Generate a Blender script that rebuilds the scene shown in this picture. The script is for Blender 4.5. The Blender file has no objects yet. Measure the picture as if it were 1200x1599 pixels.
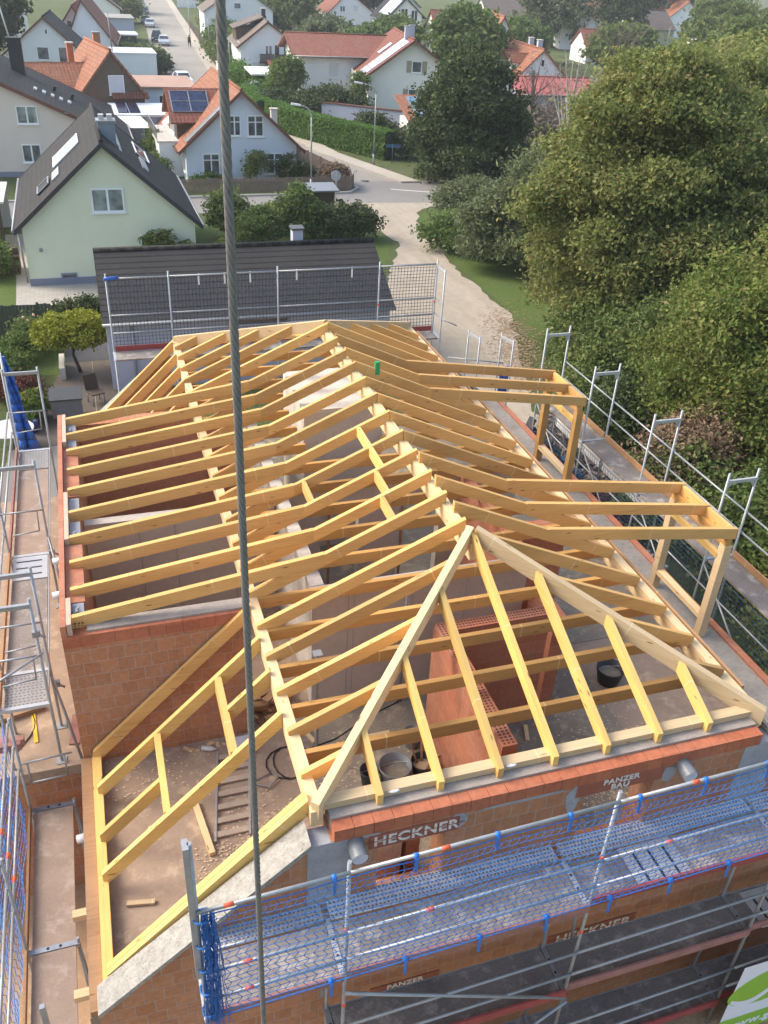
import bpy, math, random
import numpy as np
from math import sin, cos, pi, radians, sqrt, atan2
from mathutils import Vector, Matrix
random.seed(7)
sc = bpy.context.scene
COL = sc.collection
# ------------------------------------------------------------------ camera, sky, sun, exposure
GZ = -6.0                      # street level; z = 0 is the top of the purlins of the new roof
cd = bpy.data.cameras.new("camera"); cam = bpy.data.objects.new("camera", cd); COL.objects.link(cam)
cd.sensor_fit = 'VERTICAL'; cd.sensor_height = 36.0; cd.sensor_width = 27.0; cd.lens = 31.19
cd.clip_start = .1; cd.clip_end = 3000
_r, _u, _f = Vector((.9530, -.2990, .0490)), Vector((.1200, .5210, .8450)), Vector((.2780, .7990, -.5320))
_f.normalize(); _r = (_r - _f*_r.dot(_f)).normalized(); _u = _r.cross(_f)
M3 = Matrix((_r, _u, -_f)).transposed().to_4x4()
M3.translation = Vector((-1.746, -6.841, 8.552)); cam.matrix_world = M3
sc.camera = cam
SUN_EL, SUN_AZ = radians(42), radians(-62)     # azimuth from +y towards +x
w = bpy.data.worlds.new("World"); sc.world = w; w.use_nodes = True
nt = w.node_tree; bg = nt.nodes['Background']
sky = nt.nodes.new('ShaderNodeTexSky'); sky.sky_type = 'NISHITA'; sky.sun_disc = False
sky.sun_elevation = SUN_EL; sky.sun_rotation = SUN_AZ; sky.air_density = 1.4; sky.dust_density = 3.5; sky.ozone_density = 1.0
nt.links.new(sky.outputs[0], bg.inputs[0]); bg.inputs[1].default_value = .15
sl = bpy.data.lights.new("sun", 'SUN'); sl.energy = 1.3; sl.angle = radians(28); sl.color = (1, .95, .87)
so = bpy.data.objects.new("sun", sl); COL.objects.link(so)
sd = Vector((cos(SUN_EL)*sin(SUN_AZ), cos(SUN_EL)*cos(SUN_AZ), sin(SUN_EL)))
so.rotation_euler = sd.to_track_quat('Z', 'Y').to_euler(); so.location = (0, 0, 60)
sc.view_settings.view_transform = 'Standard'; sc.view_settings.look = 'None'
sc.view_settings.exposure = 1.12; sc.view_settings.gamma = 1
sc.render.resolution_x = 768; sc.render.resolution_y = 1024

# ------------------------------------------------------------------ helpers
def tag(o, label=None, cat=None, group=None, kind=None):
    if label: o['label'] = label
    if cat: o['category'] = cat
    if group: o['group'] = group
    if kind: o['kind'] = kind
    return o
def empty(name, loc=(0, 0, 0), rz=0, label=None, cat=None, group=None):
    o = bpy.data.objects.new(name, None); COL.objects.link(o); o.empty_display_size = .2
    o.location = loc; o.rotation_euler = (0, 0, rz)
    return tag(o, label, cat, group)
def copy_tree(o, parent=None):
    c = o.copy(); COL.objects.link(c)
    if parent: c.parent = parent
    for ch in list(o.children): copy_tree(ch, c)
    return c
class MB:
    """collects shapes; build() links them as one mesh object"""
    def __init__(s): s.v = []; s.f = []; s.uv = []; s.sm = []
    def face(s, pts, uv=None, smooth=False):
        i = len(s.v); s.v += [tuple(p) for p in pts]; s.f.append(tuple(range(i, i+len(pts)))); s.sm.append(smooth)
        if uv is None:
            a, b, c = Vector(pts[0]), Vector(pts[1]), Vector(pts[-1]); n = (b-a).cross(c-a)
            ax = max(range(3), key=lambda k: abs(n[k]))
            uv = [((p[1], p[2]), (p[0], p[2]), (p[0], p[1]))[ax] for p in pts]
        s.uv += list(uv)
    def hexa(s, p, bar=None):
        # p: 8 points, bottom 0-3 ccw, top 4-7
        F = ((3, 2, 1, 0), (4, 5, 6, 7), (0, 1, 5, 4), (1, 2, 6, 5), (2, 3, 7, 6), (3, 0, 4, 7))
        for k, q in enumerate(F):
            pts = [p[j] for j in q]
            if bar is None: s.face(pts)
            else: s.face(pts, [bar(pt, k) for pt in pts])
    def box(s, x0, x1, y0, y1, z0, z1):
        s.hexa([(x0, y0, z0), (x1, y0, z0), (x1, y1, z0), (x0, y1, z0), (x0, y0, z1), (x1, y0, z1), (x1, y1, z1), (x0, y1, z1)]); return s
    def bar(s, a, b, w, h, side=None, plumb=True, mid=False, off=0.):
        """timber from a to b; a,b = centre line of the TOP face; h downwards"""
        a, b = Vector(a), Vector(b); d = (b-a).normalized()
        sd = Vector(side).normalized() if side else d.cross(Vector((0, 0, 1))).normalized()
        up = Vector((0, 0, 1)) if plumb else sd.cross(d).normalized()
        if up.z < 0: up = -up
        if mid: a = a+up*h/2; b = b+up*h/2
        sv = sd*w/2; a = a+sd*off; b = b+sd*off
        p = [a-sv-up*h, b-sv-up*h, b+sv-up*h, a+sv-up*h, a-sv, b-sv, b+sv, a+sv]
        o = random.uniform(0, 50); o2 = random.uniform(0, 50); L = (b-a)
        def uvf(pt, k):
            q = Vector(pt)-a; u = q.dot(d)
            if k in (0, 1): return (o+u, o2+q.dot(sd)+k*.5)
            if k in (3, 5): return (o+q.dot(sd)*.3, o2+q.dot(up)*.3+3)
            return (o+u, o2+q.dot(up)+k)
        s.hexa(p, uvf); return s
    def tube(s, a, b, r, n=8, r2=None, caps=True):
        a, b = Vector(a), Vector(b); d = (b-a).normalized(); r2 = r if r2 is None else r2
        x = d.orthogonal().normalized(); y = d.cross(x); L = (b-a).length
        i = len(s.v)
        for k in range(n):
            t = 2*pi*k/n; o = x*cos(t)+y*sin(t); s.v.append(tuple(a+o*r)); s.v.append(tuple(b+o*r2))
        for k in range(n):
            j = (k+1) % n; s.f.append((i+2*k, i+2*j, i+2*j+1, i+2*k+1)); s.sm.append(n > 5)
            s.uv += [(k/n*.1, 0), ((k+1)/n*.1, 0), ((k+1)/n*.1, L), (k/n*.1, L)]
        if caps:
            s.f.append(tuple(i+2*k for k in reversed(range(n)))); s.uv += [(0, 0)]*n; s.sm.append(False)
            s.f.append(tuple(i+2*k+1 for k in range(n))); s.uv += [(0, 0)]*n; s.sm.append(False)
        return s
    def path(s, pts, r, n=8):
        for a, b in zip(pts, pts[1:]): s.tube(a, b, r, n)
        return s
    def prism(s, poly, z0, z1):
        n = len(poly)
        s.face([(x, y, z1) for x, y in poly]); s.face([(x, y, z0) for x, y in reversed(poly)])
        for k in range(n):
            (x, y), (X, Y) = poly[k], poly[(k+1) % n]; s.face([(x, y, z0), (X, Y, z0), (X, Y, z1), (x, y, z1)])
        return s
    def prism_y(s, poly, y0, y1):     # polygon in xz, extruded along y (poly ccw seen from -y)
        n = len(poly)
        s.face([(x, y0, z) for x, z in poly]); s.face([(x, y1, z) for x, z in reversed(poly)])
        for k in range(n):
            (x, z), (X, Z) = poly[k], poly[(k+1) % n]; s.face([(x, y1, z), (X, y1, Z), (X, y0, Z), (x, y0, z)])
        return s
    def slab(s, p, t):                 # tilted slab: 4 top points, ccw from above; uv in metres along the edges
        p = [Vector(q) for q in p]; n = (p[1]-p[0]).cross(p[3]-p[0]).normalized(); u = (p[1]-p[0]).normalized(); v = n.cross(u)
        uv = [((q-p[0]).dot(u), (q-p[0]).dot(v)) for q in p]
        q = [x-n*t for x in p]
        s.face(p, uv); s.face([q[3], q[2], q[1], q[0]], [uv[3], uv[2], uv[1], uv[0]])
        for k in range(4):
            j = (k+1) % 4; s.face([q[k], q[j], p[j], p[k]])
        return s
    def ball(s, c, r, nu=12, nv=8, sq=(1, 1, 1), z0=-1.):
        i = len(s.v); c = Vector(c)
        for a in range(nv+1):
            th = pi*a/nv; zz = max(cos(th), z0)
            for b in range(nu):
                ph = 2*pi*b/nu; s.v.append((c.x+r*sq[0]*sin(th)*cos(ph), c.y+r*sq[1]*sin(th)*sin(ph), c.z+r*sq[2]*zz))
        for a in range(nv):
            for b in range(nu):
                c2 = (b+1) % nu; s.f.append((i+a*nu+b, i+(a+1)*nu+b, i+(a+1)*nu+c2, i+a*nu+c2)); s.sm.append(True)
                s.uv += [(b/nu, a/nv), (b/nu, (a+1)/nv), ((b+1)/nu, (a+1)/nv), ((b+1)/nu, a/nv)]
        return s
    def lathe(s, c, prof, n=16):       # prof: (r,z)
        i = len(s.v); c = Vector(c)
        for r, z in prof:
            for k in range(n): t = 2*pi*k/n; s.v.append((c.x+r*cos(t), c.y+r*sin(t), c.z+z))
        for a in range(len(prof)-1):
            for k in range(n):
                j = (k+1) % n; s.f.append((i+a*n+k, i+a*n+j, i+(a+1)*n+j, i+(a+1)*n+k)); s.sm.append(True); s.uv += [(0, 0)]*4
        return s
    def build(s, name, mat, parent=None, world=True, bevel=0, loc=None):
        me = bpy.data.meshes.new(name); off = Vector((0, 0, 0))
        if loc is not None: off = Vector(loc)
        if parent is not None and world:
            p = parent; off = Vector((0, 0, 0))
            while p is not None: off += p.location; p = p.parent
        V = [(x-off.x, y-off.y, z-off.z) for x, y, z in s.v]
        me.from_pydata(V, [], s.f)
        ul = me.uv_layers.new(name="UVMap"); ul.data.foreach_set('uv', np.array(s.uv, 'f').ravel())
        me.polygons.foreach_set('use_smooth', s.sm)
        me.materials.append(mat); me.update()
        o = bpy.data.objects.new(name, me); COL.objects.link(o)
        if parent is not None: o.parent = parent
        if loc is not None: o.location = loc
        if bevel:
            m = o.modifiers.new('bevel', 'BEVEL'); m.width = bevel; m.segments = 1; m.limit_method = 'ANGLE'
        return o
def mk(): return MB()

# ------------------------------------------------------------------ materials
MATS = {}
class NT:
    def __init__(s, name):
        s.m = bpy.data.materials.new(name); s.m.use_nodes = True; s.t = s.m.node_tree; s.b = s.t.nodes['Principled BSDF']
        s.out = s.t.nodes['Material Output']
    def n(s, typ, **kw):
        x = s.t.nodes.new('ShaderNode'+typ)
        for k, v in kw.items():
            if k.startswith('i_'):
                key = k[2:].replace('_', ' '); x.inputs[key].default_value = v
            else: setattr(x, k, v)
        return x
    def l(s, a, b): s.t.links.new(a, b)
    def ramp(s, fac, stops):
        r = s.n('ValToRGB'); e = r.color_ramp.elements
        while len(e) < len(stops): e.new(.5)
        for q, (p, c) in zip(e, stops): q.position = p; q.color = (*c, 1)
        s.l(fac, r.inputs[0]); return r.outputs[0]
    def mix(s, fac, a, b, typ='MIX'):
        x = s.n('MixRGB', blend_type=typ)
        for i, q in enumerate((fac, a, b)):
            if hasattr(q, 'node'): s.l(q, x.inputs[i])
            elif i == 0: x.inputs[0].default_value = q
            else: x.inputs[i].default_value = (*q, 1)
        return x.outputs[0]
    def coord(s, kind='Object', scale=(1, 1, 1)):
        c = s.n('TexCoord'); mp = s.n('Mapping'); mp.inputs['Scale'].default_value = scale
        s.l(c.outputs[kind], mp.inputs[0]); return mp.outputs[0]
    def noise(s, vec, scale, detail=4, rough=.55):
        x = s.n('TexNoise'); x.inputs['Scale'].default_value = scale; x.inputs['Detail'].default_value = detail
        x.inputs['Roughness'].default_value = rough; s.l(vec, x.inputs['Vector']); return x.outputs['Fac']
    def bump(s, h, strength=.3, dist=.02):
        b = s.n('Bump'); b.inputs['Strength'].default_value = strength; b.inputs['Distance'].default_value = dist
        s.l(h, b.inputs['Height']); s.l(b.outputs[0], s.b.inputs['Normal'])
def mul(c, k): return tuple(min(1, x*k) for x in c)
def simple(name, col, rough=.7, var=.15, scale=3., metal=0., bump=.0, spec=None, scale2=None):
    if name in MATS: return MATS[name]
    t = NT(name); v = t.coord(); f = t.noise(v, scale, 5)
    f2 = t.noise(v, scale2 or scale*9, 3)
    c = t.ramp(f, [(.25, mul(col, 1-var)), (.75, mul(col, 1+var))])
    c = t.mix(.35, c, t.ramp(f2, [(.3, mul(col, 1-var*1.3)), (.7, mul(col, 1+var*1.3))]))
    t.l(c, t.b.inputs['Base Color']); t.b.inputs['Roughness'].default_value = rough; t.b.inputs['Metallic'].default_value = metal
    if spec is not None: t.b.inputs['Specular IOR Level'].default_value = spec
    if bump: t.bump(f2, bump, .02)
    MATS[name] = t.m; return t.m
def wood(name, c1, c2, knot=(.22, .10, .03), var=.25):
    t = NT(name); uv = t.coord('UV')
    mp = t.n('Mapping'); mp.inputs['Scale'].default_value = (1.0, 22, 1); t.l(uv, mp.inputs[0])
    g = t.noise(mp.outputs[0], 1.6, 5, .6)
    mp2 = t.n('Mapping'); mp2.inputs['Scale'].default_value = (.35, 1.2, 1); t.l(uv, mp2.inputs[0])
    big = t.noise(mp2.outputs[0], 1.2, 2)
    c = t.ramp(g, [(.3, c2), (.62, c1)])
    c = t.mix(t.ramp(big, [(.3, (0, 0, 0)), (.75, (.75, .75, .75))]), c, mul(c1, 1+var))
    vo = t.n('TexVoronoi'); mp3 = t.n('Mapping'); mp3.inputs['Scale'].default_value = (2.1, 9, 1); t.l(uv, mp3.inputs[0])
    t.l(mp3.outputs[0], vo.inputs['Vector']); vo.inputs['Scale'].default_value = 1.0
    k = t.ramp(vo.outputs['Distance'], [(.055, (1, 1, 1)), (.13, (0, 0, 0))])
    oi = t.n('ObjectInfo'); tone = t.ramp(oi.outputs['Random'], [(0, (.72, .72, .75)), (.5, (.98, .97, .96)), (1, (1.15, 1.10, 1.02))])
    c = t.mix(1, c, tone, 'MULTIPLY')
    c = t.mix(k, c, knot)
    sx_ = t.n('SeparateXYZ'); t.l(uv, sx_.inputs[0]); dv = t.n('Math', operation='DIVIDE'); t.l(sx_.outputs[0], dv.inputs[0]); dv.inputs[1].default_value = 2.3
    fr = t.n('Math', operation='FRACT'); t.l(dv.outputs[0], fr.inputs[0]); lt = t.n('Math', operation='LESS_THAN'); t.l(fr.outputs[0], lt.inputs[0]); lt.inputs[1].default_value = .008
    ml = t.n('Math', operation='MULTIPLY'); t.l(lt.outputs[0], ml.inputs[0]); ml.inputs[1].default_value = .38; c = t.mix(ml.outputs[0], c, (.80, .66, .42))
    t.l(c, t.b.inputs['Base Color']); t.b.inputs['Roughness'].default_value = .62; t.b.inputs['Specular IOR Level'].default_value = .25
    t.bump(g, .12, .004); MATS[name] = t.m; return t.m
def bricks(name, c1, c2, mortar, bw=.25, bh=.25, ms=.006, dirt=.35, rib=True, off=.5):
    t = NT(name); uv = t.coord('UV')
    b = t.n('TexBrick'); t.l(uv, b.inputs['Vector']); b.offset = off
    b.inputs['Scale'].default_value = 1; b.inputs['Brick Width'].default_value = bw; b.inputs['Row Height'].default_value = bh
    b.inputs['Mortar Size'].default_value = ms; b.inputs['Mortar Smooth'].default_value = .3; b.inputs['Bias'].default_value = 0
    b.inputs['Color1'].default_value = (*c1, 1); b.inputs['Color2'].default_value = (*c2, 1); b.inputs['Mortar'].default_value = (*mortar, 1)
    o = t.coord(); n1 = t.noise(o, 1.1, 5, .65); n2 = t.noise(o, 14, 3)
    c = t.mix(t.ramp(n1, [(.42, (0, 0, 0)), (.75, (dirt,)*3)]), b.outputs['Color'], (.36, .31, .27))
    c = t.mix(.3, c, t.ramp(n2, [(.3, mul(c1, .72)), (.7, mul(c2, 1.2))]))
    t.l(c, t.b.inputs['Base Color']); t.b.inputs['Roughness'].default_value = .85
    if rib:
        mp = t.n('Mapping'); mp.inputs['Scale'].default_value = (1, 0, 0); t.l(uv, mp.inputs[0])
        wv = t.n('TexWave', wave_type='BANDS', bands_direction='X'); wv.inputs['Scale'].default_value = 9; t.l(mp.outputs[0], wv.inputs['Vector'])
        h = t.mix(.25, t.mix(1, b.outputs['Fac'], (1, 1, 1), 'DIFFERENCE'), wv.outputs['Color'])
    else: h = t.mix(1, b.outputs['Fac'], (1, 1, 1), 'DIFFERENCE')
    t.bump(h, .5, .008); MATS[name] = t.m; return t.m
def tiles(name, c1, c2, tw=.3, th=.36, wave=True, rough=.7, moss=(.20, .19, .15), mossf=.3, gap=.028):
    """roof tiles: uv u along the eave, v up the slope"""
    t = NT(name); uv = t.coord('UV')
    b = t.n('TexBrick'); t.l(uv, b.inputs['Vector']); b.offset = 0 if wave else .5
    b.inputs['Scale'].default_value = 1; b.inputs['Brick Width'].default_value = tw; b.inputs['Row Height'].default_value = th
    b.inputs['Mortar Size'].default_value = gap; b.inputs['Mortar Smooth'].default_value = .6
    b.inputs['Color1'].default_value = (*c1, 1); b.inputs['Color2'].default_value = (*c2, 1); b.inputs['Mortar'].default_value = (*mul(c2, .35), 1)
    o = t.coord(); n1 = t.noise(o, .6, 5, .6)
    c = t.mix(t.ramp(n1, [(.45, (0, 0, 0)), (.75, (mossf,)*3)]), b.outputs['Color'], moss)
    n2 = t.noise(o, 7, 3); c = t.mix(.25, c, t.ramp(n2, [(.3, mul(c1, .6)), (.7, mul(c2, 1.35))]))
    t.l(c, t.b.inputs['Base Color']); t.b.inputs['Roughness'].default_value = rough; t.b.inputs['Specular IOR Level'].default_value = .12
    # each course laps over the one below: saw-tooth height up the slope, plus the roll of each tile
    sp = t.n('SeparateXYZ'); t.l(uv, sp.inputs[0])
    dv = t.n('Math', operation='DIVIDE'); t.l(sp.outputs[1], dv.inputs[0]); dv.inputs[1].default_value = th
    fr = t.n('Math', operation='FRACT'); t.l(dv.outputs[0], fr.inputs[0])
    inv = t.n('Math', operation='SUBTRACT'); inv.inputs[0].default_value = 1; t.l(fr.outputs[0], inv.inputs[1])
    h = inv.outputs[0]
    if wave:
        mu = t.n('Math', operation='MULTIPLY'); t.l(sp.outputs[0], mu.inputs[0]); mu.inputs[1].default_value = 2*pi/tw
        sn = t.n('Math', operation='SINE'); t.l(mu.outputs[0], sn.inputs[0])
        ad = t.n('Math', operation='MULTIPLY_ADD'); t.l(sn.outputs[0], ad.inputs[0]); ad.inputs[1].default_value = .4; t.l(h, ad.inputs[2]); h = ad.outputs[0]
    t.bump(h, .9, .03); MATS[name] = t.m; return t.m
def leafmat(name, cols, trans=.3, rough=.6):
    t = NT(name); tc = t.n('TexCoord'); sp = t.n('SeparateXYZ'); t.l(tc.outputs['UV'], sp.inputs[0])
    n = len(cols); c = t.ramp(sp.outputs[0], [((i+.5)/n, cc) for i, cc in enumerate(cols)])
    hs = t.n('HueSaturation'); t.l(c, hs.inputs['Color'])
    mr = t.n('MapRange'); t.l(sp.outputs[1], mr.inputs[0]); mr.inputs[3].default_value = .72; mr.inputs[4].default_value = 1.32
    t.l(mr.outputs[0], hs.inputs['Value'])
    t.l(hs.outputs[0], t.b.inputs['Base Color']); t.b.inputs['Roughness'].default_value = rough; t.b.inputs['Specular IOR Level'].default_value = .3
    tr = t.n('BsdfTranslucent'); t.l(hs.outputs[0], tr.inputs[0]); mx = t.n('MixShader'); mx.inputs[0].default_value = trans
    t.l(t.b.outputs[0], mx.inputs[1]); t.l(tr.outputs[0], mx.inputs[2]); t.l(mx.outputs[0], t.out.inputs[0])
    MATS[name] = t.m; return t.m
def glassmat(name, col=(.04, .05, .06), rough=.06):
    t = NT(name); v = t.coord(); f = t.noise(v, 1.3, 2)
    t.l(t.ramp(f, [(.35, mul(col, .6)), (.7, mul(col, 2.2))]), t.b.inputs['Base Color']); t.b.inputs['Roughness'].default_value = rough
    t.b.inputs['Specular IOR Level'].default_value = .8; MATS[name] = t.m; return t.m

W_ROOF = wood('pine_timber', (.64, .38, .14), (.49, .268, .083))
W_PALE = wood('pale_timber', (.72, .54, .32), (.58, .40, .20), var=.12)
W_LAM = wood('glued_timber', (.53, .30, .10), (.41, .215, .065))
W_DARK = wood('old_timber', (.34, .20, .11), (.22, .12, .06))
W_YEL = wood('yellow_timber', (.68, .45, .155), (.55, .335, .10))
B_RAW = bricks('clay_blocks', (.37, .145, .065), (.49, .215, .10), (.37, .31, .27), .25, .25, .009, .34)
B_RED = bricks('red_blocks', (.36, .10, .045), (.47, .15, .07), (.30, .12, .07), .25, .25, .004, .15)
B_PART = bricks('partition_blocks', (.40, .13, .065), (.50, .19, .10), (.38, .28, .22), .5, .25, .006, .35)
B_GREY = simple('mortar_grey', (.34, .34, .36), .9, .2, 5, bump=.4)
CONC = simple('precast_concrete', (.50, .45, .40), .85, .12, 1.2, bump=.15)
CONC_L = simple('pale_concrete', (.56, .51, .45), .85, .22, 2.0, bump=.3)
def slabmat(name, base, dust, dark):
    t = NT(name); o = t.coord(); a = t.noise(o, .9, 6, .65); b = t.noise(o, 3.2, 5, .7); d = t.noise(o, 30, 3)
    c = t.ramp(a, [(.3, dark), (.55, base), (.8, mul(base, 1.15))])
    c = t.mix(t.ramp(b, [(.52, (0, 0, 0)), (.66, (.9, .9, .9))]), c, dust)
    c = t.mix(.2, c, t.ramp(d, [(.3, dark), (.7, dust)]))
    t.l(c, t.b.inputs['Base Color']); t.b.inputs['Roughness'].default_value = .9; t.bump(d, .3, .01); MATS[name] = t.m; return t.m
SLAB = slabmat('dusty_slab', (.35, .25, .18), (.50, .37, .26), (.23, .165, .12))
SLAB_D = slabmat('dark_slab', (.24, .20, .155), (.46, .37, .25), (.14, .12, .10))  # darker set of slab tones
SAND = slabmat('sandy_ground', (.40, .27, .16), (.52, .38, .24), (.27, .17, .10))
STEEL = simple('galvanised_steel', (.33, .34, .35), .45, .2, 8, metal=.35)
STEEL_D = simple('worn_steel', (.30, .30, .31), .5, .2, 8, metal=.5)
RUST = simple('red_toe_board', (.30, .055, .05), .65, .3, 6)
RUSTY = simple('faded_red_board', (.30, .14, .12), .75, .3, 6)
PLY = slabmat('deck_plywood', (.34, .25, .19), (.44, .36, .30), (.24, .175, .135))
PLY_D = slabmat('dirty_shaded_deck', (.19, .155, .135), (.38, .34, .30), (.10, .082, .072))  # dirty plywood; shade on the lower decks is put into this dark colour
PLY_B = slabmat('dusty_deck', (.25, .215, .19), (.50, .45, .39), (.14, .118, .10))
ALU = simple('aluminium', (.50, .50, .50), .42, .12, 6, metal=.4)
BLUE = simple('blue_net_cord', (.010, .125, .40), .6, .2, 20)
NAVY = simple('navy_net_cord', (.03, .07, .14), .7, .2, 20)
GREYNET = simple('grey_net_cord', (.035, .055, .095), .7, .2, 20)
BLUETARP = simple('blue_tarpaulin', (.015, .10, .42), .38, .35, 2, bump=.5)
WHITEP = simple('white_paint', (.78, .78, .76), .6, .05, 3)
WHITEL = simple('stencil_white', (.70, .65, .60), .85, .25, 14)
BLACKP = simple('black_plastic', (.018, .018, .02), .45, .3, 5)
GREYP = simple('grey_plastic', (.16, .17, .18), .45, .2, 5)
LINT = simple('lintel_brown', (.30, .10, .06), .85, .25, 5)
ORANGE = simple('orange_band', (.80, .12, .05), .6, .1, 5)
GREEN = simple('green_bracket', (.02, .30, .10), .5, .1, 5)
YELLOW = simple('yellow_plastic', (.75, .48, .03), .5, .1, 5)

# ------------------------------------------------------------------ the roof frame under construction
XR, RH, BL, FH, WR = 3.144, 1.403, 15.19, 3.217, 6.30
S = RH/XR; SF = RH/FH; XE = 2*XR-.0
HOUSE = empty('unfinished_house', (0, 0, GZ), 0, 'unfinished brick house with an open yellow timber roof frame, in the middle of the photo', 'house')
YL = [3.46, 4.27, 4.97, 5.71, 6.45, 7.25, 8.05, 8.81, 9.58, 10.28, 11.0, 11.87]
YR = [3.12, 3.96, 4.79, 5.6, 6.42, 7.23, 8.03, 8.84, 9.64, 10.40, 11.20, 11.95]
RW, RHT = .078, .215
def zl(x): return S*x
def zr(x): return S*(2*XR-x)
for y in YL:
    mk().bar((XR, y, RH), (-.07, y, zl(-.07)), RW, RHT).build('rafter', W_ROOF, HOUSE, bevel=.004)
for y in YR:
    mk().bar((XR+.01, y, RH-.004), (6.27, y, zr(6.27)), RW, RHT).build('rafter', W_ROOF, HOUSE, bevel=.004)
def hipx(y): return y*XR/FH
for k, y in enumerate((2.76, 2.02, 1.27, .53)):
    mk().bar((hipx(y)-.03, y, zl(hipx(y)-.03)), (-.07, y, zl(-.07)), RW, RHT).build('jack_rafter', W_ROOF, HOUSE, bevel=.004)
for y in (2.32, 1.57, .82):
    x = 2*XR-hipx(y); mk().bar((x+.03, y, zr(x+.03)), (6.27, y, zr(6.27)), RW, RHT).build('jack_rafter', W_ROOF, HOUSE, bevel=.004)
for x in (.78, 1.57, 2.37, 3.14, 3.9, 4.68, 5.46):
    hx = min(x, 2*XR-x); y1 = hx*FH/XR-.05
    mk().bar((x, y1, SF*y1), (x, -.06, -.06*SF), RW, RHT*.9, side=(1, 0, 0)).build('jack_rafter', W_YEL, HOUSE, bevel=.004)
for y in (12.62, 13.3, 14.0, 14.65):
    x = (BL-y)*XR/FH; mk().bar((x-.03, y, zl(x-.03)), (-.07, y, zl(-.07)), RW, RHT).build('jack_rafter', W_ROOF, HOUSE, bevel=.004)
for y in (12.75, 13.5, 14.25):
    x = 2*XR-(BL-y)*XR/FH; mk().bar((x+.03, y, zr(x+.03)), (6.27, y, zr(6.27)), RW, RHT).build('jack_rafter', W_ROOF, HOUSE, bevel=.004)
for x in (.8, 1.6, 2.4, 3.14, 3.9, 4.7, 5.5):
    hx = min(x, 2*XR-x); y1 = BL-hx*FH/XR+.05
    mk().bar((x, y1, SF*(BL-y1)), (x, BL+.06, -.06*SF), RW, RHT*.9, side=(1, 0, 0)).build('jack_rafter', W_YEL, HOUSE, bevel=.004)
for a, b in (((-.02, -.02, .03), (XR-.03, FH-.03, RH+.03)), ((2*XR+.06, -.06, -.0), (XR+.06, FH-.06, RH+.02)),
             ((-.02, BL+.02, .02), (XR-.02, BL-FH+.02, RH+.02)), ((2*XR+.04, BL+.04, .0), (XR+.04, BL-FH+.04, RH+.01))):
    mk().bar(a, b, .105, .26).build('hip_rafter', W_PALE, HOUSE, bevel=.006)
mk().bar((XR, 3.0, RH-.2), (XR, 12.2, RH-.2), .15, .26).build('ridge_beam', W_PALE, HOUSE, bevel=.005)
mk().bar((0, -.03, -.105), (0, BL+.1, -.105), .15, .25).build('purlin', W_PALE, HOUSE, bevel=.005)
mk().bar((6.30, .0, -.105), (6.30, BL+.1, -.105), .15, .25).build('purlin', W_PALE, HOUSE, bevel=.005)
mk().bar((6.47, .55, -.14), (6.47, BL-.3, -.14), .045, .2).build('edge_board', W_DARK, HOUSE)
for y in [.93, 1.755, 2.57, 3.41, 4.22, 5.05, 5.86, 6.66, 7.46, 8.27, 11.6, 12.4, 13.2, 14.0]:
    mk().bar((.076, y, -.12), (6.224, y, -.12), .08, .2).build('ceiling_joist', W_LAM, HOUSE, bevel=.004)
for y in (9.08, 9.88, 10.7):
    mk().bar((.076, y, -.12), (1.98, y, -.12), .08, .2).build('ceiling_joist', W_LAM, HOUSE, bevel=.004)
    mk().bar((3.62, y, -.12), (6.224, y, -.12), .08, .2).build('ceiling_joist', W_LAM, HOUSE, bevel=.004)
mk().bar((.1, .10, -.08), (6.22, .10, -.08), .15, .1).build('wall_plate', W_PALE, HOUSE, bevel=.004)
mk().bar((.1, BL-.1, -.08), (6.22, BL-.1, -.08), .15, .1).build('wall_plate', W_PALE, HOUSE, bevel=.004)
# trimmers between rafters
def trim(x, ya, yb, m=W_YEL): mk().bar((x, ya, zl(x)-.004), (x, yb, zl(x)-.004), .075, .17).build('trimmer', m, HOUSE, bevel=.004)
trim(2.55, 6.41, 7.21); trim(2.55, 5.75, 6.41); trim(1.33, 5.75, 6.41); trim(2.30, 4.31, 4.93, W_ROOF); trim(2.42, 5.01, 5.67, W_ROOF)
# lower roof on the left, 44 degrees, down to the eave plate
def zlow(x): return .96*x+.05
def low(x0, x1, y, m=W_YEL): mk().bar((x0, y, zlow(x0)), (x1, y, zlow(x1)), .078, .27).build('lower_rafter', m, HOUSE, bevel=.004)
low(-.08, -2.66, .13); low(-.08, -2.66, .215); low(-.08, -2.66, 1.62); low(-.08, -2.66, 3.2); low(-.08, -2.7, 3.98, W_ROOF)
low(-.08, -.70, 2.45); low(-1.72, -2.66, 2.3)
for x in (-.73, -1.69):
    mk().bar((x, 1.66, zlow(x)-.004), (x, 3.16, zlow(x)-.004), .1, .26).build('trimmer', W_YEL, HOUSE, bevel=.004)
for y in (15.05, 14.2, 13.4, 12.6, 11.85): low(-.08, -2.66, y, W_ROOF)
mk().bar((-1.4, 12.64, zlow(-1.4)-.004), (-1.4, 13.36, zlow(-1.4)-.004), .1, .26).build('trimmer', W_YEL, HOUSE, bevel=.004)
mk().bar((-2.66, .05, -2.64), (-2.66, 4.03, -2.64), .14, .12).build('eave_plate', W_YEL, HOUSE, bevel=.004)
mk().bar((-2.66, 11.4, -2.64), (-2.66, 15.2, -2.64), .14, .12).build('eave_plate', W_YEL, HOUSE, bevel=.004)
# left shed dormer
for k, y in enumerate(YL[1:11]):
    mk().bar((1.16, y, zl(1.16)+.012), (-2.70, y, .0), .083, .215).build('dormer_rafter', W_ROOF, HOUSE, bevel=.004)
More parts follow.
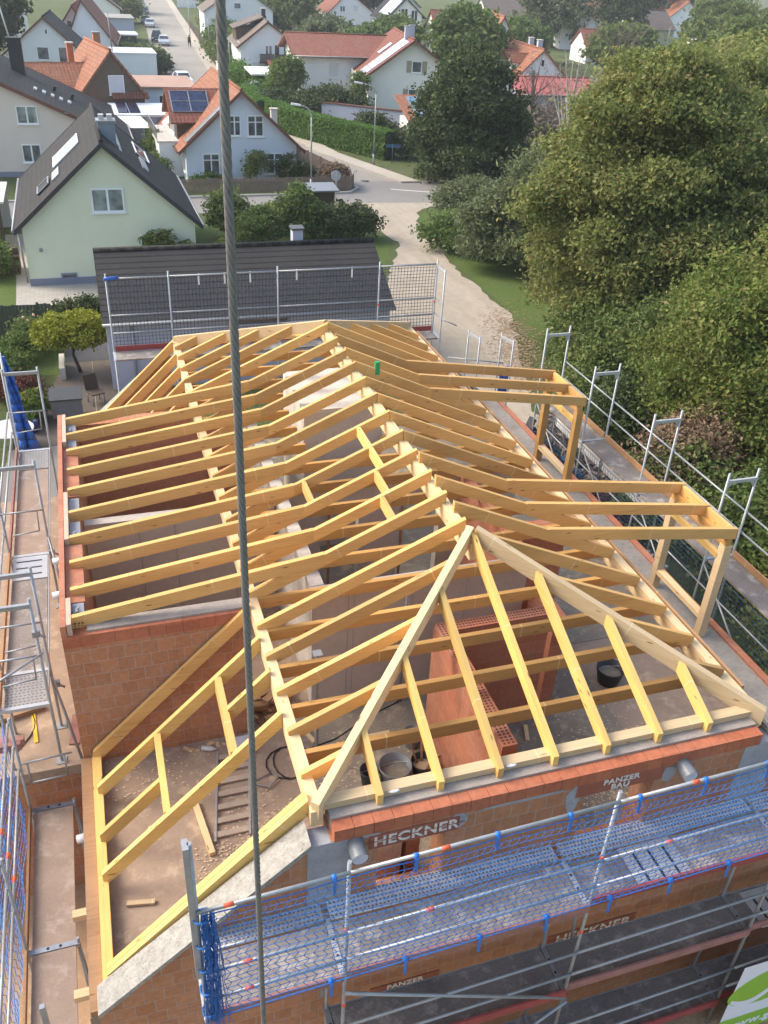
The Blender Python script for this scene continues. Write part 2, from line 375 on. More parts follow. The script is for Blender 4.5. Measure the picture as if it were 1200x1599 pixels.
# right shed dormers on posts
for ys in ((3.96, 4.79, 5.6), (9.64, 10.40, 11.20)):
    for y in ys:
        mk().bar((4.90, y, zr(4.90)+.014), (8.80, y, .055), .083, .215).build('dormer_rafter', W_ROOF, HOUSE, bevel=.004)
    for a, b in zip(ys, ys[1:]):
        mk().bar((8.74, a+.05, .04), (8.74, b-.05, .04), .08, .18).build('blocking', W_ROOF, HOUSE, bevel=.004)
    mk().bar((8.66, ys[0]-.06, -.14), (8.66, ys[2]+.06, -.14), .12, .14).build('dormer_header', W_LAM, HOUSE, bevel=.004)
    mk().bar((8.62, ys[0]+.06, -.50), (8.62, ys[2]-.06, -.50), .08, .12).build('dormer_rail', W_YEL, HOUSE, bevel=.004)
    pm = W_PALE if ys[0] < 5 else W_LAM
    for y in (ys[0]-.0, ys[2]+.0):
        mk().box(8.59, 8.75, y-.08, y+.08, -2.42, -.285).build('dormer_post', pm, HOUSE, bevel=.006)
    mk().bar((8.67, ys[0]+.082, -1.95), (8.67, ys[2]-.082, -1.95), .15, .10).build('dormer_sill', W_PALE, HOUSE, bevel=.004)

# ------------------------------------------------------------------ masonry of the house
def build(m, name, mat, bevel=0, parent=HOUSE): return m.build(name, mat, parent, bevel=bevel)
FL = -2.85
m = mk(); m.box(-2.92, 9.25, -.2, 15.35, -3.1, FL); m.box(-6.2, -2.925, 4.1, 12.8, -3.1, FL-.05); build(m, 'floor_slab', SLAB)
build(mk().box(.62, 6.2, .18, 4.5, FL, FL+.012), 'screed_patch', SLAB_D)
build(mk().box(1.5, 9.0, 4.75, 15, FL, FL+.01), 'screed_patch', SLAB_D)
# front wall with two openings up here, two below
m = mk(); Y0, Y1 = -.25, .16
def wall_open(m, x0, x1, z0, z1, ops, y0=Y0, y1=Y1):
    xs = x0
    for (a, b, c, d) in ops:
        m.box(xs, a, y0, y1, z0, z1); m.box(a, b, y0, y1, z0, c); m.box(a, b, y0, y1, d, z1); xs = b
    m.box(xs, x1, y0, y1, z0, z1)
wall_open(m, .12, 6.22, FL-.001, -.42, [(.72, 1.62, -2.0, -.735), (3.55, 4.62, -2.0, -.64)])
wall_open(m, -2.8, 9.2, GZ, -3.11, [(.80, 1.75, -5.4, -4.12), (3.62, 4.95, -5.4, -4.08), (6.5, 7.6, -5.4, -4.1)])
build(m, 'front_wall', B_RAW)
m = mk()
x = .15
while x < 6.2:
    m.box(x+.003, min(x+.247, 6.21), -.275, -.11, -.42, -.225); x += .25
build(m, 'block_course', B_RED, .004)
build(mk().box(.15, 6.21, -.108, .165, -.419, -.19), 'mortar_bed', simple('mortar_bed', (.33, .28, .24), .9, .25, 4, bump=.4))
# grey mortared corners
for xa, xb in ((-.17, .36), (6.0, 6.6)): build(mk().box(xa, xb, -.262, .0, -2.84, -.43), 'mortared_corner', B_GREY)
def blot(seed):
    pass
m = mk()
for (xa, xb, za, zb) in ((.45, .75, -.5, -.44), (1.66, 1.9, -.72, -.44), (3.28, 3.5, -.95, -.45), (4.7, 4.95, -.75, -.46), (2.0, 3.4, -.50, -.44)):
    n = 9; pts = []
    for k in range(n):
        t = 2*pi*k/n; pts.append(((xa+xb)/2+(xb-xa)/2*cos(t)*random.uniform(.8, 1.15), (za+zb)/2+(zb-za)/2*sin(t)*random.uniform(.8, 1.2)))
    build(mk().prism_y(pts, -.256, -.252), 'mortar_smear', B_GREY)
# gable walls under the lower roofs: sloped brick with a pale concrete capping
CAPC = None
def _cap():
    t = NT('porous_concrete'); uv = t.coord('Object', (1, 1, 1)); v = t.n('TexVoronoi'); v.inputs['Scale'].default_value = 24; t.l(uv, v.inputs['Vector'])
    h = t.ramp(v.outputs['Distance'], [(.15, (.07, .06, .05)), (.34, (.34, .315, .28))]); a = t.noise(uv, 2.2, 5, .7); c = t.mix(t.ramp(a, [(.35, (.1, .1, .1)), (.65, (.9, .9, .9))]), h, (.36, .335, .30)); c = t.mix(.45, c, t.ramp(t.noise(uv, 7, 5, .7), [(.35, (.16, .145, .12)), (.65, (.44, .415, .375))]))
    t.l(c, t.b.inputs['Base Color']); t.b.inputs['Roughness'].default_value = .95; t.bump(v.outputs['Distance'], .6, .02); return t.m
CAPC = _cap()
def gable(y0, y1, name, sgn=1, xo=0.):
    P = [(-2.8, -3.1), (-.17, -3.1), (-.17, -.42), (-2.8, -2.70)]
    if sgn < 0: P = [(xo-x, z) for x, z in reversed(P)]
    build(mk().prism_y(P, y0, y1), 'gable_wall', B_RAW)
    Q = [(-2.8, -2.69), (-.14, -.39), (-.14, -.31), (-2.8, -2.61)]
    if sgn < 0: Q = [(xo-x, z) for x, z in reversed(Q)]
    build(mk().prism_y(Q, y0-.08, y1+.0), 'concrete_capping', CAPC, .012)
gable(-.25, .06, 'front'); gable(15.12, 15.42, 'rear'); gable(-.25, .06, 'front', -1, 6.3); gable(15.12, 15.42, 'rear', -1, 6.3)
# lower storey side walls, low outer wall on the left, kerb wall on the right
m = mk(); m.box(-2.92, -2.6, .16, 15.3, GZ, -3.1); m.box(9.0, 9.24, .16, 15.3, GZ, -3.1); m.box(-2.6, 9.0, 15.0, 15.3, GZ, -3.1)
m.box(-6.2, -2.92, 4.16, 4.5, GZ, -3.1); m.box(-6.2, -5.9, 4.5, 12.7, GZ, -3.1); m.box(-5.9, -2.92, 12.4, 12.75, GZ, -3.1); build(m, 'lower_wall', B_RAW)
m = mk(); m.box(-2.9, -2.74, -.2, 4.03, FL, -2.72); build(m, 'eave_board', W_DARK)
m = mk(); m.box(8.45, 9.05, .0, 15.2, FL+.001, -2.42); build(m, 'parapet', simple('dusty_concrete', (.30, .26, .22), .9, .3, 1.6, bump=.3))
m = mk(); m.box(9.06, 9.2, .0, 15.2, FL+.001, -2.38); build(m, 'parapet_bricks', B_PART)
# left dormer walls
m = mk(); m.box(-2.86, -.1, 4.05, 4.33, FL, -.42); build(m, 'dormer_side_wall', B_RAW)
m = mk(); x = -2.86
while x < -.2:
    m.box(x+.002, min(x+.248, -.1), 4.03, 4.33, -.41, -.2); x += .25
build(m, 'block_course', B_RED, .004)
build(mk().box(-2.5, -.1, 4.10, 4.34, -.199, -.165), 'mortar_bed', MATS['mortar_bed'], .01)
m = mk(); m.box(-2.86, -2.5, 4.33, 11.0, FL, -.21); build(m, 'dormer_wall', B_RAW)
m = mk()
for a, b, lip in ((4.05, 4.75, 1), (4.75, 6.35, 0), (6.35, 7.95, 1), (7.95, 9.9, 0), (9.9, 11.2, 1)):
    m.box(-2.86, -2.78, a, b, -.205, .0)
    if not lip: m.box(-2.775, -2.5, a, b, -.205, -.11)
build(m, 'wall_top_blocks', B_PART)
for a, b in ((4.05, 4.75), (6.35, 7.95), (9.9, 11.2)): build(mk().box(-2.772, -2.70, a+.02, b-.02, -.205, .012), 'insulation_strip', simple('pink_insulation', (.52, .38, .28), .8, .15, 8))
m = mk()
for y in YL[1:10]: m.box(-2.69, -2.52, y+.06, y+.66, -.205, -.13)
build(m, 'grout_pad', B_GREY, .01)
m = mk(); m.box(-2.86, -.1, 11.02, 11.35, FL, -.2); build(m, 'dormer_side_wall', B_RAW)
for y in (4.50, 6.63, 8.9, 10.6):
    m = mk(); m.box(-2.64, -2.60, y-.05, y+.05, -.129, -.06); m.box(-2.66, -2.54, y-.02, y+.02, -.129, -.11); m.tube((-2.6, y, -.129), (-2.6, y, -.02), .015); build(m, 'anchor_bracket', STEEL)
# inner walls
m = mk(); m.box(1.03, 1.26, 4.62, 11.3, FL, -.36); build(m, 'concrete_wall', CONC_L)
m = mk(); m.box(1.0, 4.9, 4.38, 4.60, FL, -.36); build(m, 'concrete_wall', CONC)
m = mk()
for x in (1.62, 1.72, 2.75, 3.75): m.box(x, x+.012, 4.374, 4.38, FL, -.36)
build(m, 'panel_joint', B_GREY)
m = mk(); m.box(-2.48, 1.0, 7.45, 7.65, FL, -.45); build(m, 'concrete_wall', CONC)
m = mk()
for x in (-1.55, -.9, .2): m.box(x, x+.012, 7.444, 7.45, FL, -.45)
build(m, 'panel_joint', STEEL_D)
m = mk(); m.box(-2.48, .9, 11.0, 11.018, FL, -.5); build(m, 'plaster_face', simple('reddish_plaster', (.42, .20, .13), .85, .2, 1.5))
m = mk(); m.box(1.98, 3.7, 9.22, 11.25, FL, .56); build(m, 'concrete_core', CONC_L, .01)
m = mk(); m.box(2.02, 3.68, 9.205, 9.218, -2.6, .5); build(m, 'shaded_core_face', CONC)  # greyer sheet over the core front: its shaded side painted in
m = mk(); wall_open(m, 1.27, 6.2, FL, -.36, [(1.95, 2.75, FL, -.75), (3.6, 4.5, FL, -.75)], 7.6, 7.82); build(m, 'concrete_wall', CONC)
m = mk(); m.box(4.9, 6.2, 5.4, 5.62, FL, -.36); m.box(4.88, 5.1, 4.4, 7.59, FL, -.4); build(m, 'brick_partition', B_PART)
m = mk(); m.box(2.74, 2.97, .62, 3.3, FL, -.45); m.box(2.975, 4.7, 3.08, 3.3, FL, -.45); build(m, 'brick_partition', B_PART)
m = mk(); m.box(2.985, 4.2, .62, .85, FL, -1.9); build(m, 'brick_partition', B_PART)
m = mk(); m.box(5.0, 5.25, 3.4, 4.36, FL, -.9); build(m, 'brick_partition', B_PART)
for x in (2.1, 3.65):
    m = mk(); m.box(x, x+.05, 7.59, 7.62, FL, -.8); build(m, 'door_jamb', W_DARK)
# perforated hollow tops of the partition blocks
m = mk()
def perf(m, x0, x1, y0, y1, z):
    nx = max(1, round((x1-x0)/.055)); ny = max(1, round((y1-y0)/.055))
    for i in range(nx):
        for j in range(ny):
            cx, cy = x0+(i+.5)*(x1-x0)/nx, y0+(j+.5)*(y1-y0)/ny; m.box(cx-.016, cx+.016, cy-.012, cy+.012, z+.001, z+.004)
perf(m, 2.76, 2.95, .64, 3.28, -.45); perf(m, 3.0, 4.68, 3.1, 3.28, -.45); perf(m, -2.84, -2.52, 4.07, 4.3, -.105)
build(m, 'block_perforation', simple('clay_hole', (.09, .03, .018), .9, .1, 5))
# writing on the lintels
def text(body, name, size, loc, mat, parent, rot=(pi/2, 0, 0), bold=.012, sx=1., space=1.08, depth=.004, world=True):
    cu = bpy.data.curves.new(name, 'FONT'); cu.body = body; cu.size = size; cu.extrude = depth; cu.offset = min(bold, size*.022); cu.align_x = 'CENTER'; cu.align_y = 'CENTER'; cu.space_character = space
    ob = bpy.data.objects.new(name+'_c', cu); COL.objects.link(ob)
    dg = bpy.context.evaluated_depsgraph_get(); me = bpy.data.meshes.new_from_object(ob.evaluated_get(dg))
    bpy.data.objects.remove(ob); bpy.data.curves.remove(cu)
    me.materials.clear(); me.materials.append(mat)
    if not me.uv_layers: me.uv_layers.new(name='UVMap')
    o = bpy.data.objects.new(name, me); COL.objects.link(o); o.scale = (sx, 1, 1); o.rotation_euler = rot
    p = parent; off = Vector((0, 0, 0))
    while p is not None and world: off += p.location; p = p.parent
    o.parent = parent; o.location = Vector(loc)-off; return o
def lintel(x0, x1, z0, z1, words, size, y=-.258):
    lt = mk().box(x0, x1, y-.004, y+.05, z0, z1).build('lintel', LINT, HOUSE)
    n = len(words)
    for k, wd in enumerate(words):
        zc = (z0+z1)/2+(.5*(n-1)-k)*size*.88
        text(wd, 'lettering', size, ((x0+x1)/2+(.02 if n == 1 else 0), y-.008, zc), WHITEL, lt, sx=1.05)
    for k, wd in enumerate(words if n == 1 else ()):
        zc = (z0+z1)/2+(.5*(n-1)-k)*size*.88; wl = len(wd)*size*.42
        mk().box((x0+x1)/2-wl, (x0+x1)/2+wl, y-.0135, y-.0125, zc+.04*size, zc+.11*size).build('stencil_bridge', LINT, lt)
    return lt
lintel(.60, 1.78, -.735, -.485, ['HECKNER'], .225); lintel(3.42, 4.72, -.67, -.43, ['PANZER', 'BAU'], .132)
lintel(.75, 1.80, -4.12, -3.86, ['PANZER', 'BAU'], .135); lintel(3.55, 5.05, -4.08, -3.80, ['HECKNER'], .26)
# vent pipes through the front wall and low on the left
for (x, z) in ((.42, -.52), (4.98, -.45)):
    p = mk().tube((x, -.25, z), (x, -.50, z-.02), .105, 20, caps=False).build('vent_pipe', GREYP, HOUSE)
    mk().tube((x, -.47, z-.02), (x, -.49, z-.02), .10, 20).build('pipe_cap', simple('pipe_cap', (.55, .55, .62), .5, .1, 6), p)
for y in (5.9, 6.9): mk().tube((-2.86, y, -.75), (-3.06, y, -.77), .06, 14).build('vent_pipe', simple('white_pipe', (.6, .6, .62), .5, .1, 6), HOUSE)
mk().tube((-2.92, 3.2, -3.6), (-3.1, 3.2, -3.62), .07, 14).build('vent_pipe', MATS['white_pipe'], HOUSE)
for y in (.35, 1.55): mk().box(-3.15, -2.92, y, y+.12, -3.35, -3.24).build('scaffold_tie', W_PALE, HOUSE)
# green bracket clipped on a rafter
mk().box(3.60, 3.70, 9.60, 9.68, zr(3.65)-.12, zr(3.65)+.16).build('marker_bracket', GREEN, HOUSE, bevel=.004)
#END_HOUSE
# ------------------------------------------------------------------ scaffolds
def net(P, nu, nv, r, mat, name, label, group=None, hexy=True, loc=None, cords=True):
    m = mk(); g = [[Vector(P(u/nu, v/nv)) for v in range(nv+1)] for u in range(nu+1)]
    for v in range(nv+1):
        for u in range(nu):
            m.tube(g[u][v], g[u+1][v], r*(2.0 if v in (0, nv) else 1), 3, caps=False)
    for u in range(nu+1):
        for v in range(nv):
            a = g[u][v]
            if hexy and 0 < u < nu:
                # staggered: knots jump half a mesh from row to row
                t = .28 if v % 2 == 0 else -.28
                j = min(max(u+(1 if t > 0 else -1), 0), nu)
                b = g[u][v+1]+(g[j][v+1]-g[u][v+1])*abs(t) if v+1 < nv else g[u][v+1]
                tp = -.28 if v % 2 == 0 else .28
                jp = min(max(u+(1 if tp > 0 else -1), 0), nu)
                a = g[u][v]+(g[jp][v]-g[u][v])*abs(tp) if v > 0 else g[u][v]
            else: b = g[u][v+1]
            m.tube(a, b, r, 3, caps=False)
    o = m.build(name, mat, loc=loc); return tag(o, label, 'safety net', group)
def standard(p, xy, z0, z1, r=.0242, name='standard', mat=None, collars=()):
    o = mk().tube((xy[0], xy[1], z0), (xy[0], xy[1], z1), r, 10).build(name, mat or STEEL, p)
    for z in collars: mk().tube((xy[0], xy[1], z-.03), (xy[0], xy[1], z+.03), r+.004, 10).build('collar', ORANGE, o)
    return o
def rail(p, a, b, r=.0213, name='guard_rail', mat=None, band=None):
    o = mk().tube(a, b, r, 8).build(name, mat or STEEL, p)
    if band is not None:
        a, b = Vector(a), Vector(b); d = (b-a).normalized(); c = a+(b-a)*band
        mk().tube(c-d*.05, c+d*.05, r+.002, 8).build('marker_band', ORANGE, o)
    return o
def deckmesh(x0, x1, y0, y1, z, along='x'):
    m = mk(); m.box(x0, x1, y0, y1, z-.05, z); return m
def perf_deck(p, x0, x1, y0, y1, z, mat=None, step=.052, name='steel_deck'):
    o = mk().box(x0, x1, y0, y1, z-.06, z).build(name, mat or ALU, p)
    m = mk(); nx = int((x1-x0)/step); ny = int((y1-y0)/step)
    for i in range(nx):
        for j in range(ny):
            cx = x0+(i+.5+(j % 2)*.25)*(x1-x0)/nx; cy = y0+(j+.5)*(y1-y0)/ny
            if cx > x1-.03: continue
            m.face([(cx-.3*step, cy-.24*step, z+.002), (cx+.3*step, cy-.24*step, z+.002), (cx+.3*step, cy+.24*step, z+.002), (cx-.3*step, cy+.24*step, z+.002)])
    m.build('deck_hole', simple('hole_shadow', (.17, .17, .18), .8, .1, 5), o)['kind'] = 'stuff'
    return o
def hatch(p, x0, x1, y0, y1, z, along='x'):
    o = mk().box(x0, x1, y0, y1, z-.05, z+.006).build('hatch_cover', ALU, p)
    m = mk()
    for k in range(3):
        t = (k+.75)/3.5
        if along == 'x': cx = x0+(x1-x0)*t; m.box(cx-.018, cx+.018, y0+.06, y1-.1, z+.007, z+.010)
        else: cy = y0+(y1-y0)*t; m.box(x0+.06, x1-.1, cy-.018, cy+.018, z+.007, z+.010)
    m.build('slot', BLACKP, o)['kind'] = 'stuff'
    return o
# ---- front scaffold
FS = empty('front_scaffold', (0, -1.25, GZ), 0, 'galvanised scaffold with three deck levels and blue net along the front brick wall', 'scaffold')
XS = (-1.55, .03, 3.25, 6.32, 8.89)
def fy(x): return -1.335+.022*(x+1.55)       # outer face of the scaffold
Z1, Z2, Z3 = -1.55, -3.47, -5.35
for i, x in enumerate(XS):
    standard(FS, (x, fy(x)), GZ, .62 if i else 1.5, collars=(-.55, -2.05) if i else ())
    if i: standard(FS, (x, -.55), GZ, Z1+.05)
    for z in (Z1, Z2, Z3):
        if i == 0 and z != Z1: continue
        m = mk(); m.bar((x, -.50, z+.012), (x, fy(x)+.02, z+.012), .075, .06); o = m.build('transom', ALU if z == Z1 else STEEL_D, FS)
        mm = mk()
        for t in (.35, .62): yy = -.5+(fy(x)+.5)*t; mm.tube((x, yy, z+.013), (x, yy, z+.016), .018, 10)
        mm.build('transom_hole', BLACKP, o)['kind'] = 'stuff'
mk().box(-1.62, -1.56, -1.40, -1.27, -.6, 1.5).build('end_post', STEEL, FS, bevel=.005)
mk().tube((-1.62, -1.2, -2.6), (-1.75, -1.15, -2.2), .04, 8).build('coupler', ALU, FS)
for a, b in zip(XS, XS[1:]):
    ya, yb = fy(a)-.045, fy(b)-.045
    rail(FS, (a, ya, .50), (b, yb, .50), .0225, band=.2 if a < 0 else .33)
    rail(FS, (a, ya, Z1+1.0), (b, yb, Z1+1.0), band=.30); rail(FS, (a, ya, Z1+.5), (b, yb, Z1+.5), band=None if a > 0 else .3)
    perf_deck(FS, a+.045, b-.045, -.50, -.215, Z1, simple('zinc_deck', (.62, .64, .67), .5, .2, 6, metal=.35) if a > 0 else ALU)
    hx = 3.95 < b-.1 and 3.95 > a
    if hx:
        mk().box(a+.045, 4.05, fy(a)+.06, -.56, Z1-.05, Z1).build('deck_board', PLY_D, FS)
        hatch(FS, 4.055, 4.85, fy(a)+.06, -.56, Z1); mk().box(4.855, b-.045, fy(a)+.06, -.56, Z1-.05, Z1).build('deck_board', PLY_B, FS)
    else: mk().box(a+.045, b-.045, fy(a)+.06, -.56, Z1-.05, Z1).build('deck_board', PLY_B, FS)
    rail(FS, (a+.03, -.53, Z1+.02), (b-.03, -.53, Z1+.02), .02, 'deck_edge')
    mk().box(a+.03, b-.03, fy(a)-.0, fy(a)+.035, Z1-.0, Z1+.15).build('toe_board', RUST if a > 3 else RUSTY, FS)
    if a < -1: continue
    for z in (Z2, Z3):
        mk().box(a+.045, b-.045, fy(a)+.06, -.56, z-.05, z).build('deck_board', PLY_D, FS)
        mk().box(a+.045, b-.045, -.556, -.54, z-.06, z+.01).build('deck_edge', STEEL, FS)
        rail(FS, (a, ya, z+1.0), (b, yb, z+1.0), band=None); rail(FS, (a, ya, z+.5), (b, yb, z+.5))
        mk().box(a+.03, b-.03, fy(a)-.0, fy(a)+.03, z, z+.15).build('toe_board', RUST if z == Z3 or a < 3 else RUSTY, FS)
hatch(FS, 6.6, 7.3, -1.15, -.58, Z2-.0)
mk().tube((.03, fy(.03)-.06, -1.72), (3.25, fy(3.25)-.06, -3.52), .024, 8).build('brace', STEEL, FS)
mk().tube((3.25, fy(3.25)-.09, -3.55), (.6, fy(.6)-.09, -5.6), .024, 8).build('brace', STEEL, FS)
mk().tube((3.25, -1.0, Z1-.05), (3.55, -.75, Z2+.3), .024, 8).build('brace', STEEL, FS)
mk().bar((.03, -.56, Z1-.1), (-.02, -.52, Z2+.3), .05, .05, side=(1, 0, 0)).build('bracket', STEEL, FS)
# blue net with sag, tied to the top rail
def fnet(x0, x1):
    def P(u, v):
        x = x0+(x1-x0)*u; z = .47+(Z1+.17-.47)*v
        sag = .05*sin(v*pi)*(1+.6*sin(x*2.3))
        return (x+.006*sin(v*17+x*9), fy(x)-.075-sag, z-.03*sin(u*pi*6)**2*(1-v))
    return P
net(fnet(-1.5, 9.0), 100, 20, .0042, BLUE, 'safety_net', 'blue mesh net hung along the top rail of the front scaffold', loc=(-1.5, -1.4, -1.4))
m = mk()
for k in range(64):
    x = -1.5+random.uniform(-.02, .12); y = fy(x)-.08+random.uniform(-.05, .05); z = .48+random.uniform(-.1, .06); p = []
    while z > -1.5: p.append(Vector((x, y, z))); x += random.uniform(-.018, .018); y += random.uniform(-.012, .012); z -= random.uniform(.07, .13)
    m.path(p, .0045, 3)
for k in range(5):
    z = .42-.42*k; m.path([(-1.5+.09*cos(q), fy(-1.5)-.04+.09*sin(q), z+.02*sin(3*q)) for q in np.linspace(0, 6.3, 12)], .012, 5)
tag(m.build('bunched_net', BLUE, loc=(-1.5, -1.4, -1.6)), 'bunched blue net end tied round the left end post of the front scaffold', 'net end')
cl = None
for k, x in enumerate((-.15+.0, .75, 1.7, 2.6, 3.5, 4.4, 5.3, 6.1)):
    for z, ln in ((.5, .22), (Z1+.17, .26)):
        m = mk(); y = fy(x)-.05; m.tube((x-.025, y, z), (x+.025, y, z), .034, 8); m.box(x-.018, x+.018, y-.04, y-.028, z-ln, z)
        tag(m.build('net_tie', simple('blue_tie', (.02, .16, .55), .5, .2, 8), loc=(x, y, z)), 'bright blue strap tying the net to the '+('top rail' if z > 0 else 'toe board')+' of the front scaffold', 'net tie', 'blue straps along the front net')
# banner at the lower right
BN = empty('banner', (6.2, -1.42, -5.5), 0, 'white banner with a green oval swoosh and green stripe, hung on the front scaffold', 'banner')
def bx(t, s): return 6.24+t  # flat cloth, x along, z up
mk().box(6.22, 8.9, -1.44, -1.436, -5.9, -3.93).build('cloth', simple('banner_white', (.72, .73, .78), .6, .04, 3), BN)
GRN = simple('banner_green', (.25, .46, .04), .6, .06, 4)
mk().box(6.22, 8.9, -1.446, -1.4415, -5.9, -5.42).build('stripe', GRN, BN)
m = mk(); cx, cz = 7.02, -4.62
n = 36; ring = [(cx+.86*cos(2*pi*k/n)*(1), cz+.47*sin(2*pi*k/n)+.12*cos(2*pi*k/n)) for k in range(n)]
m.prism_y(ring, -1.4452, -1.4412); m.build('emblem', GRN, BN)
m = mk(); prev = None; pts = []
for k in range(25):
    t = k/24; x = cx+.84-1.62*t; z = cz+.24*sin(t*2*pi*1.0)-.02+.16*(1-t)-.22*t; wd = .105+.075*sin(pi*t); pts.append((x, z, wd))
for (a, b) in zip(pts, pts[1:]):
    m.face([(a[0], -1.4478, a[1]+a[2]/2), (a[0], -1.4478, a[1]-a[2]/2), (b[0], -1.4478, b[1]-b[2]/2), (b[0], -1.4478, b[1]+b[2]/2)][::-1])
m.build('swoosh', MATS['banner_white'], BN)
mk().box(6.98, 7.3, -1.4506, -1.4486, -4.62, -4.22).build('red_square', simple('banner_red', (.42, .03, .03), .6, .05, 4), BN)
text('www.geru', 'lettering', .28, (7.02, -1.449, -5.66), MATS['banner_white'], BN, bold=.006)

# ---- left scaffold along the dormer wall, deck at -1.6
LS = empty('left_scaffold', (-3.6, 9, GZ), 0, 'grey scaffold with plywood decks along the left dormer wall', 'scaffold')
xi, xo, zd = -3.22, -3.95, -1.6
for y in (4.25, 5.05, 8.45, 12.8):
    for x in (xi, xo): standard(LS, (x, y), GZ, .45, mat=STEEL)
    mk().bar((xi, y, .36), (xo, y, .36), .05, .07).build('top_transom', STEEL, LS)
    mk().bar((xi, y, zd+.012), (xo, y, zd+.012), .07, .06).build('transom', ALU, LS)
    rail(LS, (xi, y-.03, zd+1.0), (xo, y-.03, zd+1.0), .017, 'end_rail')
    m = mk(); m.path([(xi-.1, y-.03, zd+1.), (xi-.12, y-.03, zd+.55), (xo+.12, y-.03, zd+.5)], .014, 6); m.build('end_loop', STEEL, LS)
for a, b, mm in ((11.9, 12.76, 'p'), (8.5, 11.85, PLY), (7.65, 8.4, 'h'), (5.1, 7.62, PLY_B), (4.28, 5.0, 'p')):
    if mm == 'p': perf_deck(LS, xo+.06, xi-.05, a, b, zd, simple('dull_deck', (.36, .33, .30), .6, .2, 6, metal=.3), .06)
    elif mm == 'h': hatch(LS, xo+.06, xi-.05, a, b, zd, 'y')
    else: mk().box(xo+.06, xi-.05, a, b, zd-.05, zd).build('deck_board', mm, LS)
for a, b in ((4.25, 8.45), (8.45, 12.8)):
    for z in (-.6, -1.1): rail(LS, (xo-.04, a, z), (xo-.04, b, z))
    mk().box(xo-.02, xo+.02, a+.05, b-.05, zd, zd+.15).build('toe_board', RUSTY if a > 8 else W_DARK, LS)
    mk().box(xi-.035, xi-.015, a+.05, b-.05, zd-.05, zd+.015).build('deck_edge', STEEL, LS)
rail(LS, (xo-.5, 3.9, -1.1), (xi+.05, 4.2, -.55), .02, 'end_rail')
mk().tube((xi+.02, 4.9, zd-.05), (xi+.32, 4.15, zd-1.25), .024, 8).build('prop_tube', STEEL_D, LS)
mk().tube((xi+.02, 8.4, zd+.4), (xi+.3, 7.2, FL), .022, 8).build('prop_tube', STEEL_D, LS)
for (x, y, z) in ((xi+.03, 8.4, zd+.05), (xi+.06, 4.95, zd-.25), (xi, 4.25, -.2)):
    m = mk(); m.box(x-.05, x+.06, y-.04, y+.04, z-.05, z+.05); m.tube((x, y, z), (x+.13, y-.05, z-.06), .02, 8); m.build('coupler', STEEL_D, LS)
for y in (4.25, 5.05, 8.45): mk().box(xi-.08, xi+.08, y-.08, y+.08, FL-.05, FL-.035).build('base_plate', STEEL, LS)
# ---- low scaffold at the left front corner, deck at -3.6
LF = empty('corner_scaffold', (-3.5, 1.5, GZ), 0, 'low scaffold with a dusty plank deck in the pit at the left front corner', 'scaffold')
xi, xo, zd = -3.12, -3.8, -3.6
for y in (3.95, 1.4, -1.15):
    for x in (xi, xo): standard(LF, (x, y), GZ, (-1.5 if x == xo else zd+.1))
    mk().bar((xi+.02, y, zd+.012), (xo, y, zd+.012), .08, .07).build('transom', simple('blue_grey_steel', (.30, .33, .38), .5, .2, 8, metal=.4), LF)
    mk().tube((xi, y+.02, zd-.05), (xi+.22, y-.75, zd-1.6), .022, 8).build('brace', STEEL, LF)
mm = mk()
for y in (3.95, 1.4):
    for t in (.35, .6): mm.tube((xi+(xo-xi)*t, y, zd+.012), (xi+(xo-xi)*t, y, zd+.016), .022, 10)
mm.build('transom_hole', BLACKP, LF)['kind'] = 'stuff'
mk().box(xo+.06, xi-.03, 1.45, 3.9, zd-.05, zd).build('deck_board', PLY, LF); mk().box(xo+.06, xi-.03, -1.1, 1.35, zd-.05, zd).build('deck_board', PLY, LF)
for z in (-1.6, -2.1, -2.6):
    for a, b in ((-1.15, 1.4), (1.4, 3.95)): rail(LF, (xo-.03, a, z), (xo-.03, b, z), band=.2 if a > 0 else None)
for a, b in ((-1.15, 1.4), (1.4, 3.95)): mk().box(xo-.02, xo+.015, a+.03, b-.03, zd, zd+.15).build('toe_board', W_DARK, LF)
m = mk(); m.path([(xo, 4.0, -2.55), (xi+.1, 4.0, -2.5)], .018, 8); m.path([(xi-.02, 4.0, -2.5), (xi-.02, 3.97, -2.95), (xo+.1, 3.97, -2.98), (xo+.1, 4.0, -2.55)], .016, 8); m.build('end_rail', STEEL, LF)
mk().box(-3.42, -3.36, -.30, -.24, zd, -2.2).build('end_post', STEEL, LF, bevel=.005)
for k in range(2):
    for z in (-2.95,): mk().box(xo-.35, xo+.05, 4.1+k*.35, 4.2+k*.35, -2.35-k*.25, -2.22-k*.25).build('red_plank', RUSTY, LF)
net(lambda u, v: (-3.87-.04*sin(v*pi)+.02*sin(u*30+v*7), -1.1+5.0*u, -1.55+(-2.0)*v), 46, 18, .0038, BLUE, 'safety_net', 'blue mesh net on the outer side of the low corner scaffold', loc=(-3.87, 1.4, -2.5))
